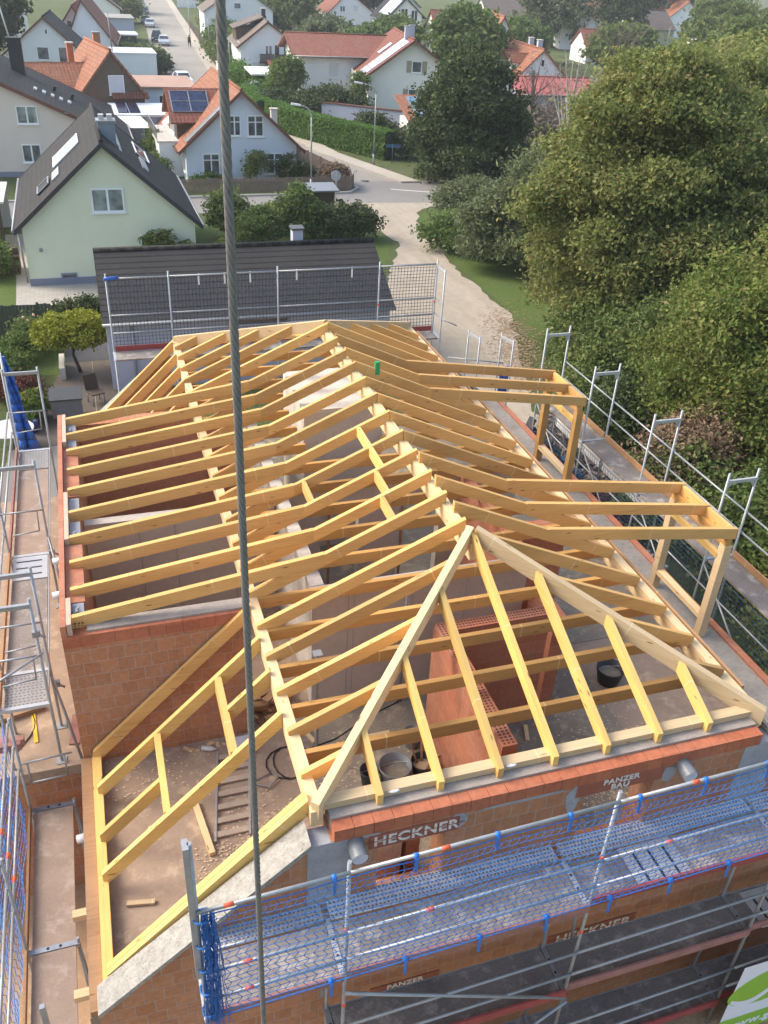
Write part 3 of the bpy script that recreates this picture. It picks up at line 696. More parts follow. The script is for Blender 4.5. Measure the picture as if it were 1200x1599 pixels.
# ---- right scaffold along the dormers
RS = empty('right_scaffold', (9.6, 6, GZ), 0, 'long scaffold with bare end frames and rails along the right side below the trees', 'scaffold')
xi, xo, zd = 9.30, 9.96, -1.47
YF = [-.05, 2.5, 5.05, 7.65, 10.25, 12.8]
for y in YF:
    fr = mk().tube((xi, y, GZ), (xi, y, .52), .0242, 10).build('frame_post', STEEL, RS); mk().tube((xo, y, GZ), (xo, y, .55), .0242, 10).build('frame_post', STEEL, RS)
    m = mk(); m.bar((xi, y, .36), (xo, y, .36), .045, .07)
    m.face([(xi+.02, y, .30), (xi+.14, y, .30), (xi+.02, y, .14)]); m.face([(xo-.02, y, .30), (xo-.14, y, .30), (xo-.02, y, .14)]); m.build('frame_transom', ALU, RS)
    for z in (zd, -3.47): mk().bar((xi, y, z+.01), (xo, y, z+.01), .07, .06).build('transom', STEEL, RS)
    mk().tube((xi, y, -3.5), (xo, y, -5.4), .02, 8).build('brace', STEEL_D, RS)
for a, b in zip(YF, YF[1:]):
    for z in (-.46, -.92): rail(RS, (xo+.04, a, z), (xo+.04, b, z), .02)
    rail(RS, (xi-.04, a, -2.5), (xi-.04, b, -2.5), .017); rail(RS, (xi-.04, a, -2.0), (xi-.04, b, -2.0), .017)
    mk().box(xi+.05, xo-.05, a+.04, b-.04, zd-.05, zd).build('deck_board', PLY_D, RS)
    mk().box(xo-.04, xo-.005, a+.05, b-.05, zd, zd+.14).build('toe_board', W_DARK, RS)
    mk().box(xi+.05, xo-.05, a+.04, b-.04, -3.52, -3.47).build('deck_board', PLY_D, RS)
    mk().box(xi-.03, xi, a+.05, b-.05, -3.47, -3.30).build('toe_board', RUST, RS)
    mk().tube((xi, a, -3.4), (xi, b, zd-.1), .02, 8).build('brace', STEEL_D, RS)
net(lambda u, v: (9.30+.04*sin(v*pi), -.3+13*u, -1.56+(-1.85)*v), 120, 17, .0048, NAVY, 'safety_net', 'dark navy net hung under the deck of the right scaffold', hexy=False, loc=(9.3, 6, -2.5))
mk_white = mk(); mk_white.box(10.0, 10.02, 8.0, 12.9, -2.35, -1.75); mk_white.box(10.02, 10.5, 9.0, 12.9, -2.0, -1.985)
tag(mk_white.build('white_sheet', WHITEP, loc=(10.2, 10.5, -2)), 'long white plastic sheet hung outside the right scaffold', 'plastic sheet')
# ---- rear scaffold with grey net
BS = empty('rear_scaffold', (3, 16.8, GZ), 0, 'scaffold with a tall net behind the far end of the roof, before the grey garage', 'scaffold')
XB = (-1.5, .1, 3.05, 6.0, 7.75)
for x in XB:
    standard(BS, (x, 17.), GZ, 1.15, collars=(-.1,) if x > 5 else ()); standard(BS, (x, 16.35), GZ, -.95 if x < 7 else 1.05)
    mk().bar((x, 16.35, -1.0), (x, 17., -1.0), .07, .06).build('transom', ALU, BS)
mk().bar((7.75, 16.35, .98), (7.75, 17., .98), .05, .07).build('top_transom', ALU, BS)
for z in (-.45, .0): rail(BS, (7.78, 16.35, z), (7.78, 17., z), .017, 'end_rail')
mk().tube((7.75, 16.3, -.4), (8.15, 16.1, -.55), .02, 8).build('coupler_tube', STEEL, BS)
for a, b in zip(XB, XB[1:]):
    for z, r in ((1.0, .023), (.0, .021), (-.5, .021)): rail(BS, (a, 17.04, z), (b, 17.04, z), r)
    mk().box(a+.04, b-.04, 16.42, 16.95, -1.06, -1.01).build('deck_board', PLY_B, BS)
    mk().box(a+.04, b-.04, 16.98, 17.01, -1.0, -.85).build('toe_board', RUST, BS)
for x in (.9, 1.6, 2.3, 3.6, 5.2): mk().box(x-.02, x+.02, 17.06, 17.075, .72, 1.02).build('net_strap', WHITEP, BS)
net(lambda u, v: (-1.5+9.25*u, 17.09+.05*sin(v*pi), 1.0-1.95*v), 96, 20, .0075, GREYNET, 'safety_net', 'grey mesh net on the tall rear scaffold in front of the garage roof', hexy=False, loc=(3, 17.1, 0))
mk().tube((-1.55, 16.95, 1.02), (-1.2, 17.05, 1.02), .05, 8).build('blue_wrap', BLUETARP, BS)

# ------------------------------------------------------------------ loose things on the site
# crane cable
m = mk(); R0 = .0072; n = 1500; zt, zb = 13.5, -3.2
for sdx in range(6):
    pv = []
    for k in range(n+1):
        z = zt+(zb-zt)*k/n; t = 2*pi*sdx/6+z/.16*2*pi*-1
        pv.append((-1.437+R0*cos(t), -4.755+R0*sin(t), z))
    i = len(m.v); q = 5; rr = .0046
    for k, p in enumerate(pv):
        for j in range(q): t = 2*pi*j/q; m.v.append((p[0]+rr*cos(t), p[1]+rr*sin(t), p[2]))
    for k in range(n):
        for j in range(q):
            jj = (j+1) % q; m.f.append((i+k*q+j, i+k*q+jj, i+(k+1)*q+jj, i+(k+1)*q+j)); m.sm.append(True); m.uv += [(0, 0)]*4
tag(m.build('crane_cable', simple('cable_steel', (.185, .17, .16), .6, .25, 20), loc=(-1.437, -4.755, 5)), 'twisted dark steel crane cable hanging down the left of the photo', 'cable')
def bucket(x, y, r, h, label, mat, z=FL+.012, fill=None):
    t = empty('bucket', (x, y, z), 0, label, 'bucket')
    mk().lathe((x, y, z), [(0, .005), (r*.8, .005), (r, h), (r+.015, h), (r+.015, h-.03), (r*.78, .0)], 22).build('tub', mat, t)
    a = mk(); a.path([(x+(r+.01)*cos(q), y+(r+.01)*sin(q)*.6, z+h-.03-.1*sin(q)) for q in np.linspace(0, pi, 9)], .006, 5); a.build('handle', STEEL, t)
    if fill: mk().tube((x, y, z+h*.55), (x, y, z+h*.56), r*.88, 18).build('contents', fill, t)
    return t
bucket(1.50, 2.45, .15, .32, 'tall black bucket beside the wide grey tub inside the front wall', BLACKP)
bucket(1.92, 2.42, .26, .34, 'wide grey mortar tub inside the front wall', GREYP, fill=SLAB_D)
bucket(2.40, 2.42, .19, .30, 'bucket of scrap wood behind the front wall plate', BLACKP, fill=W_DARK)
bucket(2.45, 3.05, .15, .32, 'dark bucket standing behind the scrap wood bucket', GREYP)
bucket(6.55, 3.62, .25, .33, 'black mortar tub alone on the slab near the right parapet', BLACKP, fill=SLAB_D)
m = mk()
for k in range(7):
    t = random.uniform(0, 6); m.bar((2.40+.07*cos(t), 2.42+.07*sin(t), FL+.1), (2.40+.3*cos(t), 2.42+.3*sin(t), FL+.55+random.uniform(0, .2)), .03, .03, side=(1, 0, 0), plumb=False)
tag(m.build('scrap_wood', W_DARK, loc=(2.4, 2.42, FL)), 'bundle of scrap battens sticking out of a bucket', 'scrap wood')
for (x, y) in ((2.55, 4.1), (.75, 3.0)):
    t = empty('steel_prop', (x, y, FL), 0, 'thin steel prop standing '+('before the pale concrete wall under the ridge' if x > 2 else 'on the slab beside the left purlin'), 'prop')
    mk().tube((x, y, FL), (x, y, -1.4), .03, 10).build('outer_tube', STEEL_D, t); mk().tube((x, y, -1.4), (x, y, -.38), .022, 10).build('inner_tube', STEEL, t)
    mk().box(x-.07, x+.07, y-.07, y+.07, -.38, -.37).build('head_plate', STEEL, t)
# ladder lying on the slab
LD = empty('ladder', (-.68, 2.8, FL), 0, 'flat wooden and metal ladder lying on the slab under the left lower roof', 'ladder')
def lp(s, t): return Vector((-1.05+.29*t+s*(.52), 1.95+1.75*t, FL+.06))
for s in (0, 1): mk().bar(lp(s, 0), lp(s, 1), .035, .07).build('side_rail', simple('ladder_metal', (.40, .38, .36), .5, .2, 6, metal=.4), LD)
for k in range(7): a, b = lp(0, (k+.5)/7), lp(1, (k+.5)/7); mk().bar(a+Vector((.02, 0, -.012)), b-Vector((.02, 0, .012)), .10, .03).build('tread', simple('tread_wood', (.42, .33, .25), .7, .2, 5), LD)
def loose(name, m, mat, label, cat, loc): return tag(m.build(name, mat, loc=loc), label, cat)
loose('plank', mk().bar((-1.25, 2.75, FL+.08), (-1.12, 1.75, FL+.08), .09, .07), W_PALE, 'short squared timber offcut on the slab left of the ladder', 'timber offcut', (-1.2, 2.2, FL))
loose('red_board', mk().bar((-3.02, 4.55, FL-.02), (-2.95, 5.2, FL+.02), .17, .03), RUSTY, 'short faded red board lying on the slab left of the brick dormer wall', 'board', (-3, 4.9, FL))
loose('red_board', mk().bar((-3.0, 7.0, FL-.02), (-2.93, 7.6, FL+.02), .15, .03), RUSTY, 'faded red board further back beside the left scaffold deck', 'board', (-2.97, 7.3, FL))
loose('spirit_level', mk().bar((-3.62, 4.75, FL-.03), (-3.68, 5.45, FL-.03), .06, .025), YELLOW, 'thin yellow spirit level lying on the sandy slab', 'spirit level', (-3.65, 5.1, FL))
loose('batten', mk().bar((-4.3, 5.35, FL+.05), (-3.5, 5.55, FL+.05), .09, .1), W_DARK, 'dark timber batten with a bolt lying on the sandy slab', 'batten', (-3.9, 5.45, FL))
m = mk(); m.path([(-3.95+.2*sin(k*.5)+.03*k, 4.6+.16*k, FL-.035+.0*k) for k in range(14)], .011, 6)
loose('cable_run', m, BLACKP, 'black power lead snaking over the sandy slab on the left', 'power lead', (-3.7, 5.5, FL))
m = mk(); pts = [(.35+.45*cos(k*.45)*(1-.02*k), 3.2+.35*sin(k*.45), FL+.02) for k in range(30)]+[(1.2, 3.5, FL+.02), (2.0, 3.9, FL+.02), (2.6, 4.1, FL+.02)]; m.path(pts, .012, 6)
loose('cable_coil', m, BLACKP, 'coiled black lead on the slab between purlin and concrete wall', 'power lead', (.5, 3.2, FL))
m = mk(); m.path([(-.35, 2.95, FL+.03), (-.1, 2.75, FL+.05), (.1, 2.9, FL+.05), (.02, 3.05, FL+.03), (-.35, 2.95, FL+.03)], .012, 6)
loose('wire_hook', m, STEEL_D, 'bent wire hook on the slab beside the ladder', 'wire', (-.1, 2.9, FL))
m = mk(); m.lathe((0, 0, 0), [(0, 0), (.04, 0), (.042, .17), (.018, .21), (.018, .25), (0, .25)], 12)
o = loose('bottle', m, simple('clear_plastic', (.55, .58, .58), .2, .1, 6), 'clear plastic bottle lying on the slab below the brick dormer wall', 'bottle', (0, 0, 0)); o.location = (-1.0, 3.85, FL+.05); o.rotation_euler = (pi/2, 0, 1.2)
m = mk(); m.box(-.55, -.15, 3.55, 3.9, FL, FL+.10); loose('paper_sack', m, simple('paper_sack', (.60, .60, .66), .8, .3, 7), 'small white and blue paper sack beside the ladder head', 'sack', (-.35, 3.7, FL))
# rubble and heaps as single things
def heap(c, rx, ry, h, mat, name, label, cat, n=60, s=.12):
    m = mk()
    for k in range(n):
        t = random.uniform(0, 2*pi); r = sqrt(random.random()); x, y = c[0]+rx*r*cos(t), c[1]+ry*r*sin(t); z = c[2]+h*(1-r)*random.uniform(.2, 1)
        q = random.uniform(.4, 1)*s; a = Vector((x, y, z)); d = Vector((random.uniform(-1, 1), random.uniform(-1, 1), random.uniform(-.4, .4))).normalized()
        m.bar(a, a+d*q*1.6, q*.8, q*.5, plumb=False)
    return tag(m.build(name, mat, loc=c), label, cat)
heap((.25, 4.55, FL), .45, .5, .5, W_DARK, 'timber_heap', 'pile of offcut timber by the concrete wall next to the left purlin', 'timber pile', 50, .25)
heap((9.7, 9.6, -2.9), .3, 1.0, .4, simple('maroon_bag', (.08, .025, .03), .7, .4, 5), 'rubble_heap', 'dark maroon heap of rubble on the lower right deck behind the near right dormer', 'rubble', 70, .14)
heap((9.55, 12.6, -3.0), .4, 1.5, .5, BLACKP, 'plastic_heap', 'black plastic sheeting heaped on the lower right deck beyond the far right dormer', 'plastic sheeting', 90, .3)
heap((9.6, 11.2, -2.9), .3, .7, .4, simple('blue_sheet', (.05, .10, .22), .5, .4, 4), 'sheet_heap', 'crumpled blue grey sheet between the posts of the far right dormer', 'plastic sheeting', 50, .22)
heap((9.6, 7.0, -3.0), .3, .7, .3, simple('grey_rubble', (.30, .30, .31), .8, .5, 6), 'stone_heap', 'grey stone rubble on the lower right deck beyond the near right dormer', 'rubble', 70, .1)
heap((-.9, 3.9, FL), .5, .08, .08, W_PALE, 'offcut_heap', 'small pale offcuts at the foot of the brick dormer wall', 'offcuts', 14, .09)
for k, (x, y) in enumerate(((-.12, 2.2), (-.25, 1.55))):
    heap((x, y, FL), .12, .1, .05, simple('paper_scrap', (.45, .36, .25), .9, .4, 9), 'paper_scrap', 'crumpled brown paper scrap on the slab, '+('right of the ladder' if k == 0 else 'nearest the doubled verge rafter'), 'litter', 9, .08)
# wrapped brick pallet seen through the front window
BP = empty('brick_pallet', (1.15, .75, FL), 0, 'pallet of bricks in clear wrap behind the left window of the front wall', 'pallet')
mk().box(.75, 1.6, .35, 1.05, FL+.012, FL+.14).build('pallet_base', W_PALE, BP); mk().box(.78, 1.3, .38, 1.02, FL+.14, -1.35).build('brick_stack', simple('wrapped_brick', (.60, .40, .30), .25, .35, 5), BP)
mk().box(1.38, 1.58, .42, .9, FL+.14, -1.15).build('board_stack', B_PART, BP)
# tarpaulin on the left
TP = empty('blue_tarpaulin', (-3.8, 17, GZ), 0, 'blue tarpaulin hung upright from a pole on the left scaffold end', 'tarpaulin')
m = mk(); rows = 12
for k in range(rows):
    t0, t1 = k/rows, (k+1)/rows
    def rp(t, s): return (-4.02+.55*s*(.12+.88*t)+.03*sin(9*t+s*6), 13.9+.05*sin(s*11+t*3), .30-2.9*t+.0*s)
    for j in range(6):
        a, b = j/6, (j+1)/6; m.face([rp(t1, a), rp(t1, b), rp(t0, b), rp(t0, a)], smooth=True)
o = m.build('sheet', BLUETARP, TP); so_ = o.modifiers.new('thickness', 'SOLIDIFY'); so_.thickness = .015
mk().tube((-4.04, 13.88, GZ), (-4.04, 13.88, .4), .025, 8).build('pole', WHITEP, TP)
TB = empty('blue_sheet', (9.1, 14.6, FL), 0, 'small blue tarpaulin hung at the far right corner of the scaffold', 'tarpaulin')
m = mk()
for j in range(6): m.box(9.0+.06*j, 9.06+.06*j, 14.62+.03*(j % 2), 14.66+.03*(j % 2), -2.2, -1.3)
m.build('sheet', BLUETARP, TB)
# sawdust and chips
m = mk(); rr = random.Random(9)
for (cx_, cy_, sx_, sy_, n_) in ((-.75, 1.6, .35, .25, 420), (-.35, 2.2, .3, .3, 200), (4.7, 1.6, .5, .35, 420), (5.4, 1.3, .35, .2, 260), (1.2, 2.9, .5, .4, 200), (-1.9, 3.4, .5, .3, 160), (5.6, 2.5, .6, .5, 220), (2.0, 5.5, .7, .6, 150)):
    for k in range(n_):
        x, y, a, q = rr.gauss(cx_, sx_), rr.gauss(cy_, sy_), rr.uniform(0, 6.3), rr.uniform(.008, .028); z = FL+.0135+rr.uniform(0, .01)
        if y < .2 or -2.6 > x: continue
        m.face([(x+q*cos(a+b), y+q*.6*sin(a+b), z) for b in (0, pi/2, pi, 3*pi/2)])
tag(m.build('sawdust', simple('sawdust', (.66, .50, .33), .95, .2, 9)), 'pale sawdust and wood chips scattered over the slab under the roof frame', 'sawdust', kind='stuff')
for x in (.98, 2.55, 5.5): mk().ball((x, .03, -.10), .05, 9, 6, (1.7, .8, .35)).build('foam_seal', WHITEP, HOUSE)
m_ = [(1.6, 3.4, .55), (3.9, 1.9, .5), (4.4, 2.6, .7), (5.5, 3.2, .4), (-2.0, 1.2, .4), (-1.7, 2.5, .3), (.6, 1.5, .45), (.7, 3.9, .8)]
for k, (x, y, L_) in enumerate(m_):
    a = .7*k; tag(mk().bar((x, y, FL+.055), (x+L_*cos(a), y+L_*sin(a)*.5, FL+.055), .07, .04).build('timber_offcut', W_PALE, loc=(x, y, FL)), 'pale timber offcut on the slab, '+('before the concrete panel wall', 'just right of the red brick partition', 'behind the low brick partition', 'near the right parapet tub', 'alone by the verge rafters', 'beside the left eave, near the squared offcut', 'just inside the left purlin by the tubs', 'at the foot of the timber heap')[k], 'timber offcut', 'loose offcuts on the slab')
#END_SITE
# ------------------------------------------------------------------ ground, roads, gardens
def grassmat(name, cols, sc1=.25):
    t = NT(name); o = t.coord(); a = t.noise(o, sc1, 6, .6); b = t.noise(o, 6, 4, .7); d = t.noise(o, 40, 2)
    c = t.ramp(a, [(.3, cols[0]), (.5, cols[1]), (.72, cols[2])]); c = t.mix(.45, c, t.ramp(b, [(.3, mul(cols[0], .6)), (.7, mul(cols[2], 1.2))]))
    t.l(c, t.b.inputs['Base Color']); t.b.inputs['Roughness'].default_value = .9; t.b.inputs['Specular IOR Level'].default_value = .1; t.bump(d, .8, .05); MATS[name] = t.m; return t.m
GRASS = grassmat('meadow', ((.06, .085, .028), (.09, .125, .04), (.15, .155, .075)), .05)
LAWN = grassmat('lawn', ((.075, .12, .03), (.095, .15, .036), (.14, .17, .06)))
def roadmat(name, base, patch, dark):
    t = NT(name); o = t.coord(); a = t.noise(o, .12, 6, .65); b = t.noise(o, 1.1, 5, .7); d = t.noise(o, 35, 3)
    c = t.ramp(a, [(.32, dark), (.5, base), (.7, patch)]); c = t.mix(.3, c, t.ramp(b, [(.3, dark), (.7, patch)])); c = t.mix(.2, c, t.ramp(d, [(.3, mul(dark, .7)), (.7, mul(patch, 1.2))]))
    t.l(c, t.b.inputs['Base Color']); t.b.inputs['Roughness'].default_value = .9; t.bump(d, .3, .01); MATS[name] = t.m; return t.m
ASPH = roadmat('worn_asphalt', (.29, .26, .22), (.36, .325, .275), (.22, .20, .17))
ASPH_D = roadmat('newer_asphalt', (.22, .205, .19), (.27, .25, .23), (.17, .16, .15))
DIRT = roadmat('gravel_track', (.40, .33, .25), (.50, .43, .34), (.31, .23, .16))
def _gravel():
    t = NT('rutted_gravel'); o = t.coord(); a = t.noise(o, .35, 6, .65); st = t.noise(t.coord('Object', (1.6, .10, 1)), 1.3, 4, .6); b = t.noise(o, 2.6, 5, .7); d = t.noise(o, 30, 3)
    c = t.ramp(a, [(.3, (.29, .22, .15)), (.52, (.39, .315, .225)), (.72, (.46, .39, .295))]); c = t.mix(.45, c, t.ramp(st, [(.35, (.28, .235, .18)), (.62, (.45, .395, .32))])); c = t.mix(.3, c, t.ramp(b, [(.35, (.24, .19, .14)), (.65, (.46, .40, .32))])); c = t.mix(.25, c, t.ramp(d, [(.3, (.2, .16, .12)), (.7, (.52, .46, .38))]))
    t.l(c, t.b.inputs['Base Color']); t.b.inputs['Roughness'].default_value = .95; t.bump(d, .6, .02); return t.m
GRAVEL = _gravel()
PAVE = bricks('garden_pavers', (.36, .32, .27), (.42, .385, .33), (.22, .20, .16), .4, .25, .012, .3, rib=False)
KERB = simple('kerb_stone', (.42, .40, .37), .85, .15, 3)
def rough(pts, amp, step=.7, seed=1, closed=True):
    r = random.Random(seed); o = []; n = len(pts)
    for k in range(n if closed else n-1):
        a, b = Vector(pts[k]), Vector(pts[(k+1) % n]); L = (b-a).length; q = max(1, min(60, int(L/step))); nn = Vector((-(b-a).y, (b-a).x)).normalized() if L else Vector((0, 0))
        for i in range(q): p = a.lerp(b, i/q)+(nn*r.uniform(-amp, amp) if i else Vector((0, 0))); o.append((p.x, p.y))
    if not closed: o.append(tuple(pts[-1]))
    return o
def resample(pts, n):
    P = [Vector(p) for p in pts]; L = [0]
    for a, b in zip(P, P[1:]): L.append(L[-1]+(b-a).length)
    o = []
    for i in range(n):
        t = L[-1]*i/(n-1); k = 0
        while k < len(P)-2 and L[k+1] < t: k += 1
        f = (t-L[k])/max(1e-6, L[k+1]-L[k]); q = P[k].lerp(P[k+1], f); o.append((q.x, q.y))
    return o
def jitter(pts, amp, seed):
    r = random.Random(seed); return [(x+r.uniform(-amp, amp), y+r.uniform(-amp, amp)) for x, y in pts]
def sheet(name, poly, z, mat):
    m = mk(); m.face([(x, y, z) for x, y in poly]); return tag(m.build(name, mat), kind='structure')
def strip(name, L, Rr, z, mat):
    m = mk()
    for a, b, c, d in zip(L, L[1:], Rr[1:], Rr): m.face([(*d, z), (*c, z), (*b, z), (*a, z)])
    return tag(m.build(name, mat), kind='structure')
m = mk(); m.face([(-900, -300, GZ), (900, -300, GZ), (900, 1400, GZ), (-900, 1400, GZ)]); tag(m.build('ground', GRASS), kind='structure')
sheet('building_site', [(-8.5, -9), (12.5, -9), (12.2, 10), (11.5, 19), (9, 21), (-5.8, 17.5), (-8.5, 13)], GZ+.004, SAND)
sl_ = [(14.4, 59), (14.0, 66), (13.2, 74), (12.0, 84), (10.8, 96), (9.6, 108), (9.2, 122), (10.2, 145), (12.6, 180), (15.7, 230), (19.5, 290), (30, 420)]
sr_ = [(21.0, 59), (17.6, 70), (16.6, 78), (15.9, 88), (15.2, 100), (15.2, 112), (16.0, 126), (18.2, 160), (21.0, 200), (23.6, 240), (27.3, 293), (40, 420)]
strip('street', sl_, sr_, GZ+.008, ASPH)
pr_ = [(x+1.5, y) for x, y in sr_]; m = mk()
for a, b, c, d in zip(sr_, sr_[1:], pr_[1:], pr_):
    m.hexa([(*a, GZ), (*d, GZ), (*c, GZ), (*b, GZ), (*a, GZ+.12), (*d, GZ+.12), (*c, GZ+.12), (*b, GZ+.12)])
tag(m.build('pavement', roadmat('pavement_slabs', (.42, .37, .30), (.47, .42, .35), (.36, .31, .25))), kind='structure')
sheet('cross_road', [(-40, 50.6), (5, 51.6), (14.5, 51.2), (21.5, 51.8), (30, 53), (70, 53), (70, 60.5), (30, 60), (21, 59.6), (14.0, 59.6), (16.0, 58.1), (16.3, 56.0), (5, 55.6), (-40, 55.2)], GZ+.012, ASPH_D)
m = mk()
for a, b in (((-40, 55.3), (5, 55.7)), ((5, 55.7), (16.2, 56.1)), ((16.2, 56.1), (17.2, 57.4)), ((17.2, 57.4), (16.2, 60.2)), ((16.2, 60.2), (14.6, 66)), ((14.6, 66), (13.7, 74))):
    m.bar((a[0], a[1], GZ+.13), (b[0], b[1], GZ+.13), .18, .13)
tag(m.build('kerb', KERB), kind='structure')
m = mk()
m.face([(19.5, 57.0, GZ+.0165), (25.5, 54.4, GZ+.0165), (25.6, 54.55, GZ+.0165), (19.6, 57.15, GZ+.0165)])
tag(m.build('road_marking', simple('road_paint', (.62, .62, .60), .7, .15, 6)), kind='structure')
strip('gravel_track', jitter(resample([(13.0, 53.4), (15.3, 48), (15.7, 43.4), (13.4, 38), (11.7, 33.7), (10.2, 29), (9.7, 24), (9.6, 19.5), (10.2, 16)], 70), .16, 1),
      jitter(resample([(21.5, 52.6), (19.3, 50.6), (18.5, 48), (17.8, 42), (17.2, 38), (17.2, 31), (15.8, 26.3), (14.0, 21.5), (12.6, 17)], 70), .2, 2), GZ+.017, GRAVEL)
for (x, y) in ((18.4, 59.8), (14.9, 120.)):
    m = mk(); m.lathe((x, y, GZ+.012), [(0, .012), (.33, .012), (.33, .0)], 20); tag(m.build('manhole_cover', simple('cast_iron', (.07, .06, .055), .6, .2, 9)), kind='structure')
sheet('side_lawn', [(18.9, 49.6), (18.3, 46), (17.7, 41), (17.4, 31), (16.6, 27.5), (30, 26), (34, 40), (30, 50.5), (22, 51.3)], GZ+.006, LAWN)
sheet('mint_garden', [(-14, 27.5), (9.8, 27.5), (11.6, 34), (13.2, 38.5), (15.2, 43.4), (14, 49.6), (-14, 49)], GZ+.005, LAWN)
sheet('garden_path', [(-5.35, 34.6), (2, 34.7), (2, 38.9), (-4.4, 38.9), (-4.6, 48), (-6.4, 48), (-5.5, 40)], GZ+.011, PAVE)
sheet('wood_terrace', [(-4.4, 21.5), (.5, 21.5), (.5, 28.6), (-3.3, 28.6), (-4.4, 24)], GZ+.012, wood('terrace_boards', (.13, .105, .085), (.09, .072, .058), var=.15))
sheet('concrete_yard', rough([(-5.6, 12.6), (-2.5, 15.4), (-1.5, 15.6), (.5, 21.45), (-5.2, 21.45)], .05), GZ+.009, roadmat('yard_concrete', (.20, .185, .165), (.26, .24, .215), (.14, .13, .115)))
sheet('dark_bed', [(-3.3, 28.65), (-.4, 28.65), (-.4, 31.2), (-3.3, 31.2)], GZ+.012, simple('dark_slate', (.055, .055, .06), .8, .3, 2))
sheet('corner_lawn', [(5, 56.4), (15.6, 56.6), (15.8, 58.5), (14.2, 68), (5, 68)], GZ+.007, LAWN)

# ------------------------------------------------------------------ houses
ROOF_RED = tiles('red_tiles', (.22, .085, .06), (.30, .125, .085)); ROOF_OR = tiles('orange_tiles', (.27, .105, .06), (.37, .165, .10), mossf=.35)
ROOF_DK = tiles('dark_tiles', (.032, .030, .033), (.045, .042, .044), mossf=.2, moss=(.07, .065, .055)); ROOF_BR = tiles('brown_tiles', (.17, .13, .11), (.22, .175, .15), mossf=.3)
ROOF_GY = tiles('grey_flat_tiles', (.047, .044, .043), (.047, .044, .043), 40., .30, wave=False, mossf=.3, moss=(.075, .068, .060), gap=.05)
ROOF_MR = tiles('maroon_tiles', (.20, .075, .055), (.26, .105, .075), mossf=.2)
ROOF_PK = tiles('pink_metal', (.50, .14, .13), (.56, .18, .16), .22, 3.0, mossf=.1, rough=.5)
def render_(name, c): return simple(name, c, .9, .06, .8, bump=.12, scale2=14)
WALL_W = render_('white_render', (.75, .75, .76)); WALL_M = render_('mint_render', (.69, .70, .53)); WALL_B = render_('beige_render', (.70, .59, .52))
WALL_BL = render_('blue_white_render', (.62, .66, .75)); WALL_GY = render_('grey_render', (.42, .44, .52)); WALL_BN = simple('brown_cladding', (.12, .085, .06), .8, .2, 2)
WALL_C = render_('cream_render', (.79, .76, .70)); WALL_O = render_('orange_render', (.70, .36, .09)); PLINTH = render_('plinth_grey', (.22, .235, .30))
TRIM = simple('white_trim', (.80, .80, .80), .5, .04, 3); GLASS = glassmat('window_glass', (.07, .085, .09)); GLASS_D = glassmat('dark_glass', (.025, .028, .032)); BLIND = simple('roller_blind', (.60, .61, .63), .7, .05, 3)
CURT = glassmat('curtained_glass', (.16, .19, .18), .12)
SOLAR = glassmat('solar_glass', (.012, .018, .05), .12); SOLAR_L = simple('bright_collector', (.55, .60, .66), .12, .06, 1.5); TRIM_D = simple('brown_bargeboard', (.15, .055, .035), .7, .2, 4); DARKW = simple('dark_wood', (.07, .045, .03), .75, .2, 5)
def window(h, P, U, V, N, w, ht, kind='two', frame=TRIM, glass=None, sill=True, name='window', shutters=None):
    """P lower-left corner on the wall, U along the wall, V up, N outward (house frame)"""
    P, U, V, N = (Vector(q) for q in (P, U, V, N)); t = .075
    def bx(m, u0, u1, v0, v1, n0, n1):
        q = [P+U*u0+V*v0+N*n0, P+U*u1+V*v0+N*n0, P+U*u1+V*v0+N*n1, P+U*u0+V*v0+N*n1]; m.hexa([p for p in q]+[p+V*(v1-v0) for p in q])
    m = mk(); bx(m, 0, w, 0, t, 0, .05); bx(m, 0, w, ht-t, ht, 0, .05); bx(m, 0, t, t, ht-t, 0, .05); bx(m, w-t, w, t, ht-t, 0, .05)
    if kind == 'two': bx(m, w/2-t*.7, w/2+t*.7, t, ht-t, 0, .045)
    if kind == 'cross': bx(m, w/2-t*.6, w/2+t*.6, t, ht-t, 0, .045); bx(m, t, w-t, ht*.66, ht*.66+t*.8, 0, .04)
    if sill: bx(m, -.06, w+.06, -.07, 0, 0, .11)
    f = m.build(name, frame, h, world=False)
    m = mk(); bx(m, t, w-t, t, ht-t, .0, .014); m.build('pane', glass or GLASS, f, world=False)
    if shutters:
        for s in (-w*.55, w*1.05):
            m = mk(); bx(m, s, s+w*.5, -.02, ht+.02, .0, .04); m.build('shutter', shutters, h, world=False)
    return f
def facing(face, hl, hr, length):
    if face == 'F': return (lambda a, z: (a, -.001, z)), (1, 0, 0), (0, -1, 0)
    if face == 'L': return (lambda a, z: (-hl-.001, length-a, z)), (0, -1, 0), (-1, 0, 0)
    return (lambda a, z: (hr+.001, a, z)), (0, 1, 0), (1, 0, 0)
